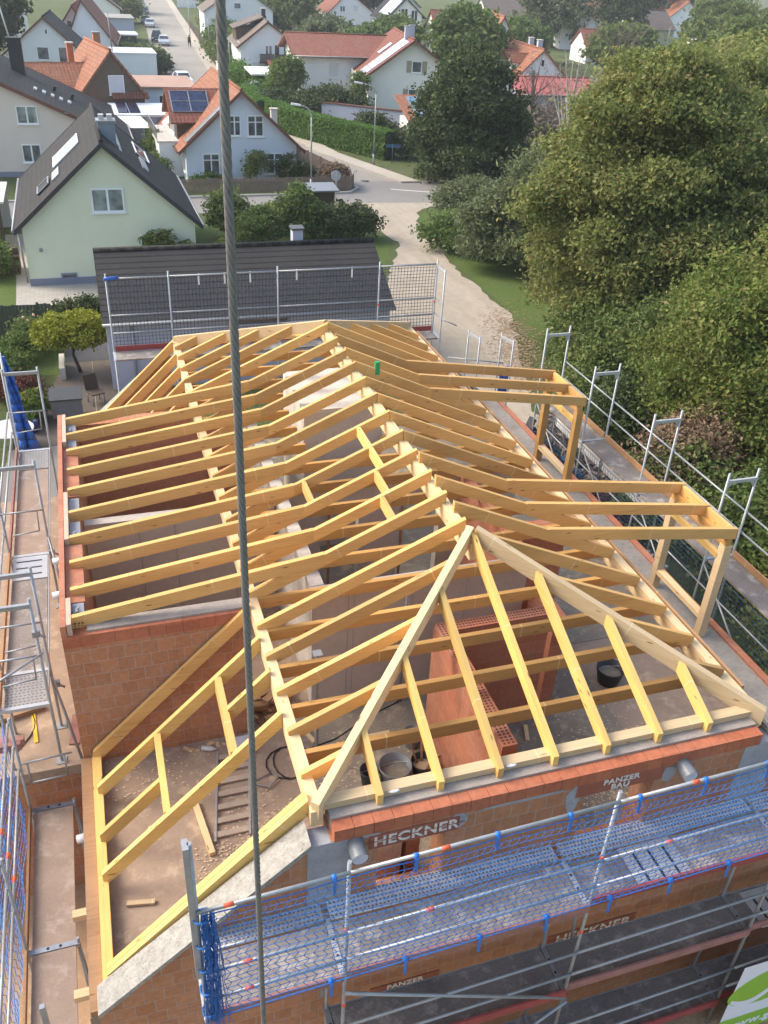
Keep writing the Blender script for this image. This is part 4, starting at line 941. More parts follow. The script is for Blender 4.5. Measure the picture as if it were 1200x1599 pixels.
def house(name, label, x, y, dirdeg, hl, hr, el, er, rh, length, wall, roof, ov=.35, ovf=.3, wins=(), cat='house', group=None, base=GZ, th=.16, barge=None, plinth=None, trim=None):
    """gable house: ridge starts above (x,y), runs along dirdeg; hl, hr half widths; el, er eave heights; rh ridge height (above base)"""
    h = empty(name, (x, y, base), radians(dirdeg-90), label, cat, group)
    m = mk(); P = [(-hl, 0), (hr, 0), (hr, er), (0, rh-.04), (-hl, el)]; m.prism_y(P, 0, length); m.build('wall', wall, h, world=False)
    if plinth: mk().box(-hl-.02, hr+.02, -.02, length+.02, 0, .35).build('plinth', plinth, h, world=False)
    r = empty('roof', (0, 0, 0)); r.parent = h
    for s, hw, e in ((-1, hl, el), (1, hr, er)):
        k = (rh-e)/hw; xe = hw+ov; ze = rh-k*xe+th; zt = rh+th
        if s < 0: p = [(-xe, length+ovf, ze), (-xe, -ovf, ze), (0, -ovf, zt), (0, length+ovf, zt)]
        else: p = [(xe, -ovf, ze), (xe, length+ovf, ze), (0, length+ovf, zt), (0, -ovf, zt)]
        mk().slab(p, th).build('roof_slope', roof, r, world=False)
        if barge:
            for yy in (-ovf-.03, length+ovf+.03):
                mk().bar((s*xe, yy, ze+.03), (0, yy, zt+.03), .055, .26).build('bargeboard', barge, r, world=False)
        mk().tube((s*(xe+.06), -ovf, ze-.05), (s*(xe+.06), length+ovf, ze-.05), .065, 8).build('gutter', trim or STEEL_D, r, world=False)
    m = mk(); m.tube((0, -ovf, rh+th+.0), (0, length+ovf, rh+th+.0), .11, 8); m.build('ridge_cap', roof, r, world=False)
    for wn in wins:
        fa, a, z, ww, hh = wn[:5]; kw = wn[5] if len(wn) > 5 else {}
        P, U, N = facing(fa, hl, hr, length); window(h, P(a, z), U, (0, 0, 1), N, ww, hh, **kw)
    h['_g'] = 0; del h['_g']
    return h, dict(hl=hl, hr=hr, el=el, er=er, rh=rh, L=length, th=th)
def on_slope(g, side, y, d, lift=.0):
    """point on roof slope: y along the ridge, d horizontal distance from ridge"""
    hw, e = (g['hl'], g['el']) if side < 0 else (g['hr'], g['er']); k = (g['rh']-e)/hw
    return Vector((side*d, y, g['rh']-k*d+g['th']*1.02+lift))
def patch(h, g, side, y0, y1, d0, d1, name, mat, t=.06, frame=None):
    p = [on_slope(g, side, y0, d1, t), on_slope(g, side, y1, d1, t), on_slope(g, side, y1, d0, t), on_slope(g, side, y0, d0, t)]
    if side < 0: p = [p[1], p[0], p[3], p[2]]
    o = mk().slab(p, t).build(name, mat, h, world=False)
    if frame:
        m = mk(); c = p+[p[0]]
        for a, b in zip(c, c[1:]): m.bar(a+Vector((0, 0, .03)), b+Vector((0, 0, .03)), .07, .05)
        m.build('frame', frame, o, world=False)
    return o
def chimney(h, x, y, z0, z1, wx, wy, mat, cap=None, name='chimney'):
    o = mk().box(x-wx/2, x+wx/2, y-wy/2, y+wy/2, z0, z1).build(name, mat, h, world=False)
    mk().box(x-wx/2-.06, x+wx/2+.06, y-wy/2-.06, y+wy/2+.06, z1, z1+.08).build('cap', cap or CONC_L, o, world=False)
    return o
T2 = dict(kind='two'); ONE = dict(kind='one'); CR = dict(kind='cross')
# mint house
h, g = house('mint_house', 'pale mint green gabled house with dark tiled roof, nearest house on the left', -.78, 38.6, 90.3, 4.0, 4.05, 2.9, 2.9, 6.45, 10.6, WALL_M, ROOF_DK, wins=[
    ('F', -.72, 3.42, 1.5, 1.1, dict(kind='two', glass=CURT)), ('F', 1.35, .95, 1.5, 1.35, dict(kind='two', glass=GLASS_D)), ('F', -2.55, .22, .75, .35, dict(kind='one', frame=PLINTH, glass=GLASS_D, sill=False)), ('L', 2., 1.0, 1.2, 1.1, T2)], barge=simple('dark_barge', (.03, .03, .034), .6, .2, 5), plinth=PLINTH)
patch(h, g, -1, 1.6, 3.1, 2.6, 3.15, 'roof_window', GLASS_D, .12, STEEL_D); patch(h, g, -1, 1.5, 3.2, 2.05, 2.4, 'blind_box', STEEL, .10)
patch(h, g, -1, 4.1, 6.6, 1.0, 2.3, 'solar_collector', SOLAR_L, .08, TRIM)
patch(h, g, 1, 2.4, 5.2, 2.0, 2.25, 'snow_rail', STEEL, .1); patch(h, g, 1, 5.6, 8.6, 1.9, 2.5, 'roof_window', GLASS, .10, TRIM); patch(h, g, 1, 2.0, 9.5, .9, 1.02, 'lightning_strip', STEEL, .05)
c = chimney(h, .42, 3.0, 5.5, 7.0, .8, .75, simple('zinc_cladding', (.22, .27, .32), .5, .12, 3, metal=.3), STEEL)
m = mk()
for dx in (-.2, .2): m.box(.42+dx-.12, .42+dx+.12, 2.8, 3.2, 7.08, 7.3)
m.build('chimney_pots', ALU, c, world=False)
mk().tube((-4.18, -.2, 2.6), (-4.12, -.06, .2), .05, 8).build('downpipe', STEEL_D, h, world=False); mk().ball((-3.3, -.08, 1.75), .09, 10, 6).build('wall_lamp', STEEL_D, h, world=False)
# beige house
h, g = house('beige_house', 'pale beige house with black chimney at the left edge, dark roof sloping right', -10.6, 63, 90, 9.2, 12.2, 3.0, 2.35, 7.85, 13.5, WALL_B, ROOF_DK, ov=.4, wins=[
    ('F', 10.6-5.55, 3.45, 1.35, 1.15, dict(kind='two', glass=CURT)), ('F', 10.6-5.55, .95, 1.25, 1.2, dict(kind='two', glass=GLASS))], barge=TRIM_D, plinth=PLINTH)
c = chimney(h, 5.2, 9.0, 4.6, 7.9, .95, .95, simple('black_slate', (.022, .022, .025), .6, .2, 5), simple('black_slate', (.022,)*3))
mk().tube((4.9, 9.0, 7.9), (4.3, 9.0, 11.5), .06, 6).build('antenna_mast', WHITEP, c, world=False)
for k in range(5): patch(h, g, 1, 3.2+.2*k, 4.3+.2*k, 6.3+.55*k, 6.5+.55*k, 'roof_step', ALU, .12)
for k in range(2): patch(h, g, 1, 7.0, 7.3, 7.6+1.2*k, 7.8+1.2*k, 'vent_cowl', BLACKP, .4)
mk().tube((8.5, -.1, 4.1), (8.2, -.9, 4.3), .03, 6).build('floodlight_arm', STEEL_D, h, world=False)
# low roof beside the beige house
AN = empty('patio_roof', (-9.5, 47.5, GZ), 0, 'low patio roof with pale corrugated sheets left of the mint house', 'patio roof')
mk().box(-13, -5.9, 45, 49.8, GZ+2.4, GZ+2.5).build('sheet_roof', simple('corrugated_sheet', (.60, .55, .50), .6, .15, 2), AN)
for x in (-12.5, -6.2): mk().box(x-.07, x+.07, 45.1, 45.24, GZ, GZ+2.4).build('post', DARKW, AN)
mk().box(-13, -6.0, 49.6, 49.8, GZ, GZ+2.3).build('back_wall', WALL_GY, AN)
for k in range(5): pass
ST = tag(mk().box(-6.9, -5.3, 40.5, 40.9, GZ, GZ+.5).box(-6.9, -5.3, 40.9, 41.3, GZ, GZ+.8).box(-6.9, -5.3, 41.3, 41.7, GZ, GZ+1.1).build('garden_steps', DARKW, loc=(-6, 41, GZ)), 'dark timber garden steps left of the mint house', 'steps')
# grey garage behind the rear scaffold
h, g = house('grey_garage', 'long low grey garage with flat dark brown tiles right behind the far scaffold', -1.6, 28.6, 0, 3.25, 3.0, 2.75, 2.75, 4.3, 10.9, WALL_GY, ROOF_GY, ov=.3, ovf=.12, cat='garage', wins=[('L', 1, 1, .1, .1, {})][:0], trim=STEEL)
P, U, N = (lambda a, z: (a, -3.251, z)), (1, 0, 0), (0, -1, 0)
# long front wall is the right hand (-y) side of the ridge here
window(h, (3.001, 2.3, 1.1), (0, 1, 0), (0, 0, 1), (1, 0, 0), 1.5, .9, kind='one', frame=STEEL_D, glass=GLASS_D, sill=False); window(h, (3.001, 4.4, 2.25), (0, 1, 0), (0, 0, 1), (1, 0, 0), 2.4, .3, kind='one', frame=STEEL_D, glass=GLASS_D, sill=False)
mk().tube((3.08, .9, 0), (3.08, .9, 2.6), .05, 8).build('downpipe', STEEL, h, world=False)
chimney(h, -.5, 7.9, 3.9, 4.9, .45, .42, WALL_GY, simple('chimney_cowl', (.08, .08, .085), .5, .2, 5))
mk().box(10.1, 10.35, 23.2, 23.45, GZ, GZ+1.7).build('gate_post', STEEL_D, loc=(10.2, 23.3, GZ)); tag(bpy.data.objects['gate_post'], 'dark metal post beside the right end of the garage', 'post')
# blue white house with solar panels
h, g = house('blue_house', 'pale blue white house with red tiles, brown bargeboards and a solar panel dormer', 9.35, 60.4, 91, 4.0, 3.95, 2.45, 2.45, 5.95, 12, WALL_BL, ROOF_OR, ov=.55, ovf=.45, wins=[
    ('F', -.95, 3.1, .9, 1.35, dict(kind='cross', frame=TRIM)), ('F', .42, 3.05, 1.15, 1.4, CR), ('F', -2.85, .55, 1.2, 1.4, CR), ('F', .35, .9, .6, 1.0, ONE), ('F', 1.7, .5, 1.25, 1.45, CR),
    ('L', 9.2, .25, 1.0, 2.1, dict(kind='one', glass=GLASS_D)), ('L', 10.7, .6, .8, 1.6, dict(kind='one', glass=GLASS_D))], barge=TRIM_D, trim=TRIM_D)
d = empty('dormer'); d.parent = h
kz = lambda x: g['rh']+(g['rh']-g['el'])/g['hl']*x+.16
def DX(poly, x0, x1, m):   # prism of a yz polygon along x
    n_ = len(poly); m.face([(x0, y, z) for y, z in reversed(poly)]); m.face([(x1, y, z) for y, z in poly])
    for k in range(n_): (y, z), (Y, Z) = poly[k], poly[(k+1) % n_]; m.face([(x0, y, z), (x0, Y, Z), (x1, Y, Z), (x1, y, z)])
    return m
DX([(2.6, 2.4), (7.4, 2.4), (7.4, 3.7), (5.0, 5.35), (2.6, 3.7)], -4.2, -.5, mk()).build('dormer_wall', DARKW, d, world=False)
mk().slab([(-4.65, 2.2, 3.62), (-.2, 2.2, 3.62), (-.2, 5.0, 5.55), (-4.65, 5.0, 5.55)], .13).build('dormer_roof', ROOF_MR, d, world=False)
mk().slab([(-.2, 7.8, 3.62), (-4.65, 7.8, 3.62), (-4.65, 5.0, 5.55), (-.2, 5.0, 5.55)], .13).build('dormer_roof', ROOF_MR, d, world=False)
q = [(-4.35, 3.0, 4.25), (-1.7, 3.0, 4.25), (-1.7, 4.65, 5.39), (-4.35, 4.65, 5.39)]
sp_ = mk().slab(q, .05).build('solar_panel', SOLAR, d, world=False)
m = mk(); Q = [Vector(a)+Vector((0, 0, .02)) for a in q]
for t in (0, .5, 1): m.bar(Q[0].lerp(Q[1], t), Q[3].lerp(Q[2], t), .06, .03)
for t in (0, .5, 1): m.bar(Q[0].lerp(Q[3], t), Q[1].lerp(Q[2], t), .06, .03)
m.build('panel_frame', STEEL, sp_, world=False)
window(d, (-4.21, 6.2, 2.5), (0, -1, 0), (0, 0, 1), (-1, 0, 0), 2.2, 1.5, kind='two')
for k in range(4): patch(h, g, -1, -.3, .5, 1.0+.75*k, 1.68+.75*k, 'verge_collector', simple('grey_collector', (.20, .21, .21), .3, .15, 2), .10, STEEL)
mk().box(-5.6, -4.0, 2.0, 8.6, 0, 2.35).build('bay_wall', TRIM, h, world=False); mk().box(-5.75, -4.0, 1.9, 8.7, 2.35, 2.45).build('balcony_floor', CONC_L, h, world=False)
m = mk()
for k in range(24): y = 2+.27*k; m.tube((-5.7, y, 2.45), (-5.7, y, 3.3), .014, 4)
m.tube((-5.7, 1.9, 3.3), (-5.7, 8.6, 3.3), .025, 6); m.build('balcony_railing', STEEL_D, h, world=False)
patch(h, g, -1, 8.8, 10.8, 2.8, 4.4, 'awning', TRIM, .05); chimney(h, .45, 10.4, 5, 6.7, .6, .6, WALL_W)
mk().tube((4.25, .1, 2.2), (4.02, -.06, 0), .05, 8).build('downpipe', STEEL_D, h, world=False)
chimney(h, 3.3, 4.5, 2.9, 4.2, .45, .45, WALL_C)
# brown gabled house with orange roof
h, g = house('brown_house', 'orange tiled house with a dark brown clad gable, upper left behind the beige house', 1.63, 79.3, 100, 2.6, 2.6, 3.5, 3.3, 6.5, 9.7, WALL_BN, ROOF_OR, ov=.3, wins=[('F', -.35, 3.2, 1.3, 1.5, dict(kind='one', glass=BLIND)), ('F', -2.3, .5, .8, 1.0, {})])
mk().box(-2.62, 2.62, -.05, .0, 0, 2.2).build('white_base', WALL_GY, h, world=False)
mk().slab([(-.2, -.35, 2.9), (2.95, -.35, 2.9), (2.95, .02, 3.4), (-.2, .02, 3.4)], .1).build('skirt_roof', ROOF_MR, h, world=False)
mk().box(-7.3, -2.0, 2.5, 6.7, 0, 3.2).build('wing_wall', WALL_W, h, world=False)
mk().slab([(-7.5, 1.9, 3.2), (-2.0, 1.9, 3.2), (-1.2, 4.6, 5.1), (-7.5, 4.6, 5.1)], .15).build('wing_roof', ROOF_OR, h, world=False)
mk().slab([(-7.5, 7.3, 3.4), (-7.5, 4.6, 5.1), (-1.2, 4.6, 5.1), (-2.0, 7.3, 3.4)][::-1], .15).build('wing_roof', ROOF_OR, h, world=False)
chimney(h, -2.2, 5.6, 4.2, 6.6, .5, .5, B_RED); chimney(h, .5, 7.2, 5.9, 7.3, .6, .6, B_PART, STEEL)
mk().tube((.9, 3.0, 6.2), (.8, 3.0, 9.2), .04, 6).build('antenna_mast', STEEL_D, h, world=False)
# white house with dark roof
house('white_house', 'white gabled house with charcoal roof and two grilled windows, far left', -3.9, 112, 86, 4.5, 3.4, 3.0, 3.6, 6.6, 10.5, WALL_W, ROOF_DK, barge=TRIM_D, wins=[('F', -1.1, 2.4, 1.3, 1.35, dict(kind='one', glass=GLASS)), ('F', 1.2, 1.6, 1.1, 2.2, dict(kind='one', glass=GLASS)), ('F', .0, 5.0, .35, .55, dict(kind='one', glass=GLASS_D, sill=False))])
house('terrace_house', 'grey white gabled house with maroon roof, nearer of the pair at the street top', -.45, 135, 85, 1.9, 2.9, 4.0, 2.2, 6.5, 14, WALL_W, ROOF_MR, barge=TRIM_D, wins=[('F', -.9, 4.0, .7, .9, ONE), ('F', .2, 1.8, .9, 1.0, ONE)])
house('terrace_house', 'white gabled house with maroon roof, rear one of the pair at the street top', .6, 128, 85, 1.5, 3.6, 4.5, 3.0, 7.6, 15, WALL_W, ROOF_MR, barge=TRIM_D, wins=[('R', 3, 1.2, 1, 1.2, T2)])
h, g = house('hipped_house', 'white house with brown roof and paired windows beside the dark trees, top left', -7.5, 158, 175, 5, 5, 4.2, 4.2, 6.8, 12, WALL_C, ROOF_BR, wins=[('L', 3, 1.7, 1.3, 1.6, T2), ('L', 6, 1.7, 1.3, 1.6, T2)])
house('grey_roof_house', 'low house with a grey hipped gable at the far top of the street', 4.6, 190, 88, 4, 4, 3.2, 3.2, 6.0, 10, WALL_C, ROOF_BR, barge=DARKW)
# flat roofed garages along the street
def flat(name, label, x0, x1, y0, y1, hgt, wall, top, ov=.2, cat='garage', wins=()):
    t = empty(name, ((x0+x1)/2, (y0+y1)/2, GZ), 0, label, cat)
    mk().box(x0, x1, y0, y1, GZ, GZ+hgt).build('wall', wall, t); mk().box(x0-ov, x1+ov, y0-ov, y1+ov, GZ+hgt, GZ+hgt+.18).build('flat_roof', top, t)
    for (a, z, ww, hh, gl) in wins:
        lx, ly = t.location.x, t.location.y; window(t, (x0+a-lx, y0-.001-ly, z), (1, 0, 0), (0, 0, 1), (0, -1, 0), ww, hh, kind='one', glass=gl)
    return t
flat('white_garage', 'plain white garage wall left of the street, behind the brown gable', 2.2, 8.6, 117.5, 124, 2.65, WALL_W, simple('pale_roof', (.62, .64, .68), .8, .1, 2), .08)
flat('red_roof_garage', 'flat garage with a rust brown gravel roof beside the parked white car', 3.6, 9.4, 87, 95, 2.75, WALL_BL, simple('rust_roof', (.40, .25, .19), .9, .2, .6), .3, wins=[(.6, 1.0, .8, 1.2, WHITEP), (2.4, .9, 1.1, 1.3, GLASS_D)])
t = flat('solar_carport', 'flat carport with dark solar panels and white sheeting behind the beige house', 1.2, 6.3, 72.5, 78.3, 2.5, WALL_GY, simple('white_sheet_roof', (.68, .70, .72), .5, .1, 1), .2, 'carport', wins=[(2.2, .9, 1.2, .9, GLASS_D)])
for k in range(2): mk().box(1.6+.9*k, 2.42+.9*k, 73.0, 78.0, GZ+2.68, GZ+2.75).build('solar_panel', SOLAR, t)
t = empty('sun_awning', (2.6, 70.5, GZ), 0, 'cream fabric awning beside the solar carport', 'awning'); mk().slab([(.9, 69.2, GZ+2.2), (3.9, 69.2, GZ+2.2), (3.2, 72.2, GZ+2.6), (.4, 72.2, GZ+2.6)], .03).build('canvas', simple('cream_canvas', (.74, .70, .60), .8, .05, 3), t); mk().tube((.9, 69.2, GZ), (.9, 69.2, GZ+2.2), .03, 6).build('post', STEEL, t); mk().tube((3.8, 69.2, GZ), (3.8, 69.2, GZ+2.2), .03, 6).build('post', STEEL, t)
flat('open_carport', 'open carport with a dark car under a pale flat roof, left of the street', 3.6, 8.3, 146, 151, 2.4, simple('carport_shade', (.05, .05, .05), .9, .2, 2), simple('pale_roof', (.62, .64, .68), .8, .1, 2), .3, 'carport')  # solid near-black box: shade under the open roof painted as its walls
flat('roof_terrace_house', 'grey flat house with glass roof terrace left of the street', 3.0, 9.2, 163, 172, 3.4, WALL_GY, simple('terrace_roof', (.30, .28, .25), .9, .2, 1), .2, 'house')
# houses right of the street
h, g = house('balcony_house', 'white gabled house with brown roof and dark wooden balcony, top centre', 22.6, 118, 86, 3.5, 3.1, 3.9, 4.4, 6.5, 13, WALL_W, ROOF_BR, ov=.5, barge=TRIM_D, wins=[('F', -.4, 2.9, .9, 1.1, T2), ('F', .75, 2.5, .7, 1.6, dict(kind='one', glass=GLASS_D)), ('F', 1.9, 2.9, .7, 1.0, ONE), ('F', -2.2, .6, 1.5, 1.5, dict(kind='two', glass=BLIND)), ('L', 9, 3.0, .9, 1.2, T2), ('L', 11, 3.0, .9, 1.2, T2), ('L', 10, .6, 2.0, 1.6, dict(kind='two', glass=simple('warm_glass', (.45, .24, .10), .3, .3, 2)))])
mk().box(-1.2, 2.6, -1.0, 0, 2.0, 2.12).build('balcony_floor', DARKW, h, world=False); m = mk()
for k in range(30): m.box(-1.2+.127*k, -1.1+.127*k, -1.02, -.98, 2.12, 3.0)
m.box(-1.25, 2.65, -1.05, -.95, 3.0, 3.08); m.build('balcony_railing', DARKW, h, world=False)
d = empty('dormer'); d.parent = h; mk().box(-3.6, -.6, 4.2, 9.4, 4.0, 5.6).build('dormer_wall', DARKW, d, world=False); mk().slab([(-4.0, 9.8, 5.5), (-4.0, 3.9, 5.5), (-.1, 3.9, 6.9), (-.1, 9.8, 6.9)], .12).build('dormer_roof', ROOF_BR, d, world=False)
chimney(h, .35, 7.5, 6, 7.6, .5, .5, BLACKP)
mk().box(-.2, 3.0, -4.5, -1.3, 0, 1.9).build('porch', WALL_W, h, world=False); mk().slab([(-.4, -4.7, 1.95), (3.2, -4.7, 1.95), (3.2, -1.2, 2.5), (-.4, -1.2, 2.5)], .1).build('porch_roof', ROOF_MR, h, world=False)
house('large_white_house', 'big plain white gabled house behind the balcony house, top centre', 27.5, 168, 86, 6.1, 5.7, 4.6, 5.2, 8.6, 14, WALL_W, ROOF_BR, ov=.3, wins=[('F', 3.2, 2.6, 1.4, 1.8, dict(kind='two', glass=GLASS_D)), ('F', -1.0, 5.2, 1.2, .9, ONE), ('F', -5.6, .3, 3.4, 2.4, dict(kind='two', glass=GLASS_D))])
h, g = house('red_long_house', 'white house with a long red tiled roof, left of the solar roof house', 23.2, 107.0, -3, 4.6, 4.6, 4.6, 4.6, 6.15, 12, WALL_W, ROOF_RED, ov=.9, ovf=.8, wins=[('R', 3.4, 2.2, 1.3, 1.6, dict(kind='one', glass=BLIND)), ('R', 3.4, -.1, 1.3, 1.5, dict(kind='one', glass=BLIND))], barge=TRIM_D)
h, g = house('solar_house', 'cream house with brown shutters and bright solar panels on its red brown roof', 33.2, 92.6, 80, 4.7, 4.4, 3.6, 4.1, 6.9, 15, WALL_C, ROOF_MR, ov=1.0, ovf=.7, barge=TRIM_D, wins=[('F', -.1, 3.9, 1.05, 1.1, dict(kind='one', glass=GLASS, shutters=simple('shutter_wood', (.36, .28, .21), .75, .2, 4))), ('F', -.35, 1.2, 1.05, 1.1, dict(kind='one', glass=GLASS, shutters=MATS.get('shutter_wood')))])
for k in range(6): patch(h, g, -1, .3, 4.4, .5+.78*k, 1.24+.78*k, 'solar_panel', SOLAR_L, .09)
patch(h, g, -1, 6.0, 7.4, 1.5, 2.9, 'roof_window', SOLAR_L, .09, TRIM)
for (x, y) in ((-.3, 3.2), (.5, 5.2)): chimney(h, x, y, 6.3, 8.0, .55, .55, WALL_GY, STEEL)
for z in (.9, 2.6):
    b = mk().box(-6.0, -4.7, .3, 5.5, z, z+.14).build('balcony', WALL_C, h, world=False); m = mk()
    for k in range(20): m.box(-6.02, -5.98, .3+.26*k, .5+.26*k, z+.1, z+1.0)
    m.build('balcony_panel', simple('balcony_wood', (.40, .31, .22), .75, .2, 4), b, world=False)
mk().tube((-5.9, 1.4, 3.4), (-6.1, 1.0, 3.4), .35, 14, .35).build('satellite_dish', WHITEP, h, world=False)
# garden wall and lean-to in front of it
GW = empty('garden_wall', (24, 79, GZ), 0, 'grey rendered garden wall with brown coping before the solar roof house', 'wall')
mk().bar((20.5, 81.5, GZ+2.4), (27.6, 76.0, GZ+2.4), .25, 2.4).build('wall', WALL_GY, GW); mk().bar((20.4, 81.6, GZ+2.5), (27.7, 75.9, GZ+2.5), .4, .1).build('coping', TRIM_D, GW)
LT = empty('lean_to', (30, 76, GZ), 0, 'lean-to shed with blue glass collectors on a tiled roof beside the big dark tree', 'shed')
mk().box(26.6, 32.0, 73.5, 77.5, GZ, GZ+2.1).build('wall', WALL_C, LT); mk().slab([(26.2, 72.8, GZ+2.1), (32.3, 72.8, GZ+2.1), (32.3, 77.5, GZ+3.7), (26.2, 77.5, GZ+3.7)], .12).build('roof', ROOF_OR, LT)
for k in range(2): mk().slab([(27.2+2*k, 73.6, GZ+2.45), (29.0+2*k, 73.6, GZ+2.45), (29.0+2*k, 77.0, GZ+3.61), (27.2+2*k, 77.0, GZ+3.61)], .06).build('collector', simple('blue_collector', (.16, .27, .36), .15, .1, 1), LT)
tag(mk().box(25.6, 27.2, 70.6, 70.9, GZ, GZ+1.7).build('gate_wall', WALL_C, loc=(26.4, 70.7, GZ)), 'short cream wall pier at the end of the long hedge', 'wall')
h, g = house('upper_house', 'white gabled house with red roof and rounded balconies, top centre right', 49.8, 178.5, 86, 3.8, 4.8, 4.6, 4.9, 8.1, 12, WALL_W, ROOF_RED, wins=[('F', -1.6, 4.8, 1.0, 1.0, T2), ('F', .9, 4.8, 1.1, 1.2, dict(kind='one', glass=BLIND)), ('F', .9, 1.6, 1.1, 1.2, T2)])
for z in (.2, 2.4): mk().box(-6.0, -3.8, 1, 6, z, z+1.0).build('balcony', WALL_W, h, world=False)
h, g = house('glazed_gable_house', 'cream house with tall gable windows and bright solar roof, top centre right', 56, 163, 86, 2.9, 3.0, 5.2, 5.6, 8.0, 12, WALL_C, ROOF_DK, ov=.9, wins=[('F', -.9, 4.6, 1.3, 1.9, dict(kind='two', glass=GLASS_D)), ('F', 1.0, 4.6, 1.2, 1.7, dict(kind='two', glass=GLASS_D)), ('F', -2.1, 2.0, .9, 2.2, dict(kind='one', glass=GLASS_D))])
patch(h, g, -1, .5, 8, .6, 3.0, 'solar_panel', SOLAR_L, .08)
h, g = house('three_dormer_house', 'house with dull red roof and three white pointed dormers, top centre right', 60.5, 162, -4, 4, 4, 3.2, 3.2, 6.4, 12, WALL_C, ROOF_MR)
for k in range(3):
    d = empty('dormer'); d.parent = h; y = 1.3+1.6*k
    mk().prism_y([(2.4, 3.6), (3.6, 3.6), (3.6, 5.2), (3.0, 6.1), (2.4, 5.2)], -.0, .01).build('back_panel', WALL_W, d, world=False) if False else None
    m = mk(); q = [(3.4, y-.6, 3.6), (3.4, y+.6, 3.6), (3.4, y+.6, 5.0), (3.4, y, 6.2), (3.4, y-.6, 5.0)]; m.face(q); q2 = [(1.2, b, c) for a, b, c in q]; m.face(q2[::-1])
    for a in range(5): b = (a+1) % 5; m.face([q[b], q[a], q2[a], q2[b]])
    m.build('dormer_wall', WALL_W, d, world=False); mk().box(3.4, 3.43, y-.3, y+.3, 3.7, 4.9).build('dormer_window', GLASS_D, d, world=False)
house('white_gable_house', 'white blank gabled house with red roof behind the two dormer house, upper right', 59.5, 128.5, 75, 2.3, 2.3, 4.0, 3.7, 7.5, 13, WALL_W, ROOF_OR, barge=TRIM_D)
h, g = house('dormer_house', 'orange roofed white house with two pointed dormers above the pink shed', 51.0, 97.8, 84, 3.4, 3.4, 2.6, 2.9, 5.9, 13, WALL_W, ROOF_OR, wins=[('F', -.2, 4.2, .5, .8, dict(kind='one', glass=GLASS_D)), ('F', -.8, 1.0, 1.2, 1.3, dict(kind='one', glass=GLASS_D))])
for k in range(2):
    d = empty('dormer'); d.parent = h; y = 3.0+3.6*k; q = [(-3.0, y-.55, 3.2), (-3.0, y-.55, 4.4), (-3.0, y, 5.2), (-3.0, y+.55, 4.4), (-3.0, y+.55, 3.2)]; q2 = [(-.6, b, c) for a, b, c in q]; m = mk(); m.face(q); m.face(q2[::-1])
    for a in range(5): b = (a+1) % 5; m.face([q[b], q[a], q2[a], q2[b]])
    m.build('dormer_wall', WALL_W, d, world=False); mk().box(-3.03, -3.0, y-.3, y+.3, 3.3, 4.4).build('dormer_window', GLASS_D, d, world=False)
    mk().slab([(-3.2, y-.75, 4.35), (-.2, y-.75, 4.35), (-.2, y, 5.4), (-3.2, y, 5.4)], .08).build('dormer_roof', ROOF_OR, d, world=False); mk().slab([(-.2, y+.75, 4.35), (-3.2, y+.75, 4.35), (-3.2, y, 5.4), (-.2, y, 5.4)], .08).build('dormer_roof', ROOF_OR, d, world=False)
for y in (2.2, 5.2): chimney(h, .2, y, 5.6, 6.8, .55, .55, WALL_GY)
h, g = house('pink_shed', 'long grey white shed with pink metal roof left of the birch', 43.6, 90.0, -5, 2.0, 3.2, 2.6, 2.6, 3.9, 8.6, WALL_GY, ROOF_PK, ov=.2, cat='shed', wins=[('R', 4.5, 1.0, .9, .8, dict(kind='one', glass=GLASS_D)), ('R', 6.2, 0, 1.2, 2.0, dict(kind='one', frame=DARKW, glass=DARKW))])
house('garden_shed', 'tiny shed with bright orange roof half hidden behind the shrubs', 36.6, 74, 40, 1.0, 1.0, 1.6, 1.6, 2.5, 2.4, WALL_W, ROOF_OR, cat='shed')
house('slate_house', 'white house with slate grey roof and roof windows, far upper right', 88, 205, 0, 5, 5, 3.6, 3.6, 7.2, 13, WALL_W, ROOF_BR)
house('orange_house', 'bright orange gabled house in the far upper right', 99.2, 204, 80, 4.2, 4.2, 4.4, 4.4, 7.7, 12, WALL_O, ROOF_OR)
house('far_white_house', 'low white house with brown roof behind the bare birch', 84, 150, -8, 4, 4, 2.6, 2.6, 5.0, 11, WALL_W, ROOF_MR, wins=[('R', 3, .8, 1.3, 1.4, dict(kind='one', glass=GLASS_D))])
house('far_orange_house', 'white gabled house with long orange roof above the big tree, far upper right', 128, 205, 140, 5, 5, 4, 4, 8.2, 18, WALL_W, ROOF_OR, barge=DARKW)
house('far_small_house', 'distant white house with small red gable near the top right corner', 180, 250, 60, 4, 4, 4, 4, 8, 10, WALL_W, ROOF_OR)
flat('far_pergola_house', 'distant white flat house with a grey pergola near the top right corner', 138, 146, 190, 197, 4, WALL_W, ROOF_BR, .3, 'house')
house('far_left_house', 'distant white house beside the far end of the street, right side', 33, 262, 80, 6, 6, 4.6, 4.6, 8.6, 12, WALL_W, ROOF_RED)
house('far_red_house', 'white gabled house with red roof left of the far orange roof, upper right', 96, 172, 70, 4, 4, 4.2, 4.2, 7.4, 11, WALL_W, ROOF_RED, wins=[('F', -1, 2.5, 1.1, 1.2, T2)])
house('far_brown_house', 'cream house with broad brown roof above the maple tops, upper right', 112, 186, 5, 4.5, 4.5, 3.6, 3.6, 6.8, 12, WALL_C, ROOF_BR, wins=[('R', 3, 1.2, 1.2, 1.2, T2), ('R', 7, 1.2, 1.2, 1.2, T2)])
house('far_terrace_house', 'white house with orange roof, at the top edge left of the far small house', 148, 214, 80, 4.5, 4.5, 4.4, 4.4, 8, 12, WALL_W, ROOF_OR, wins=[('F', -1, 2.5, 1.1, 1.2, T2)])
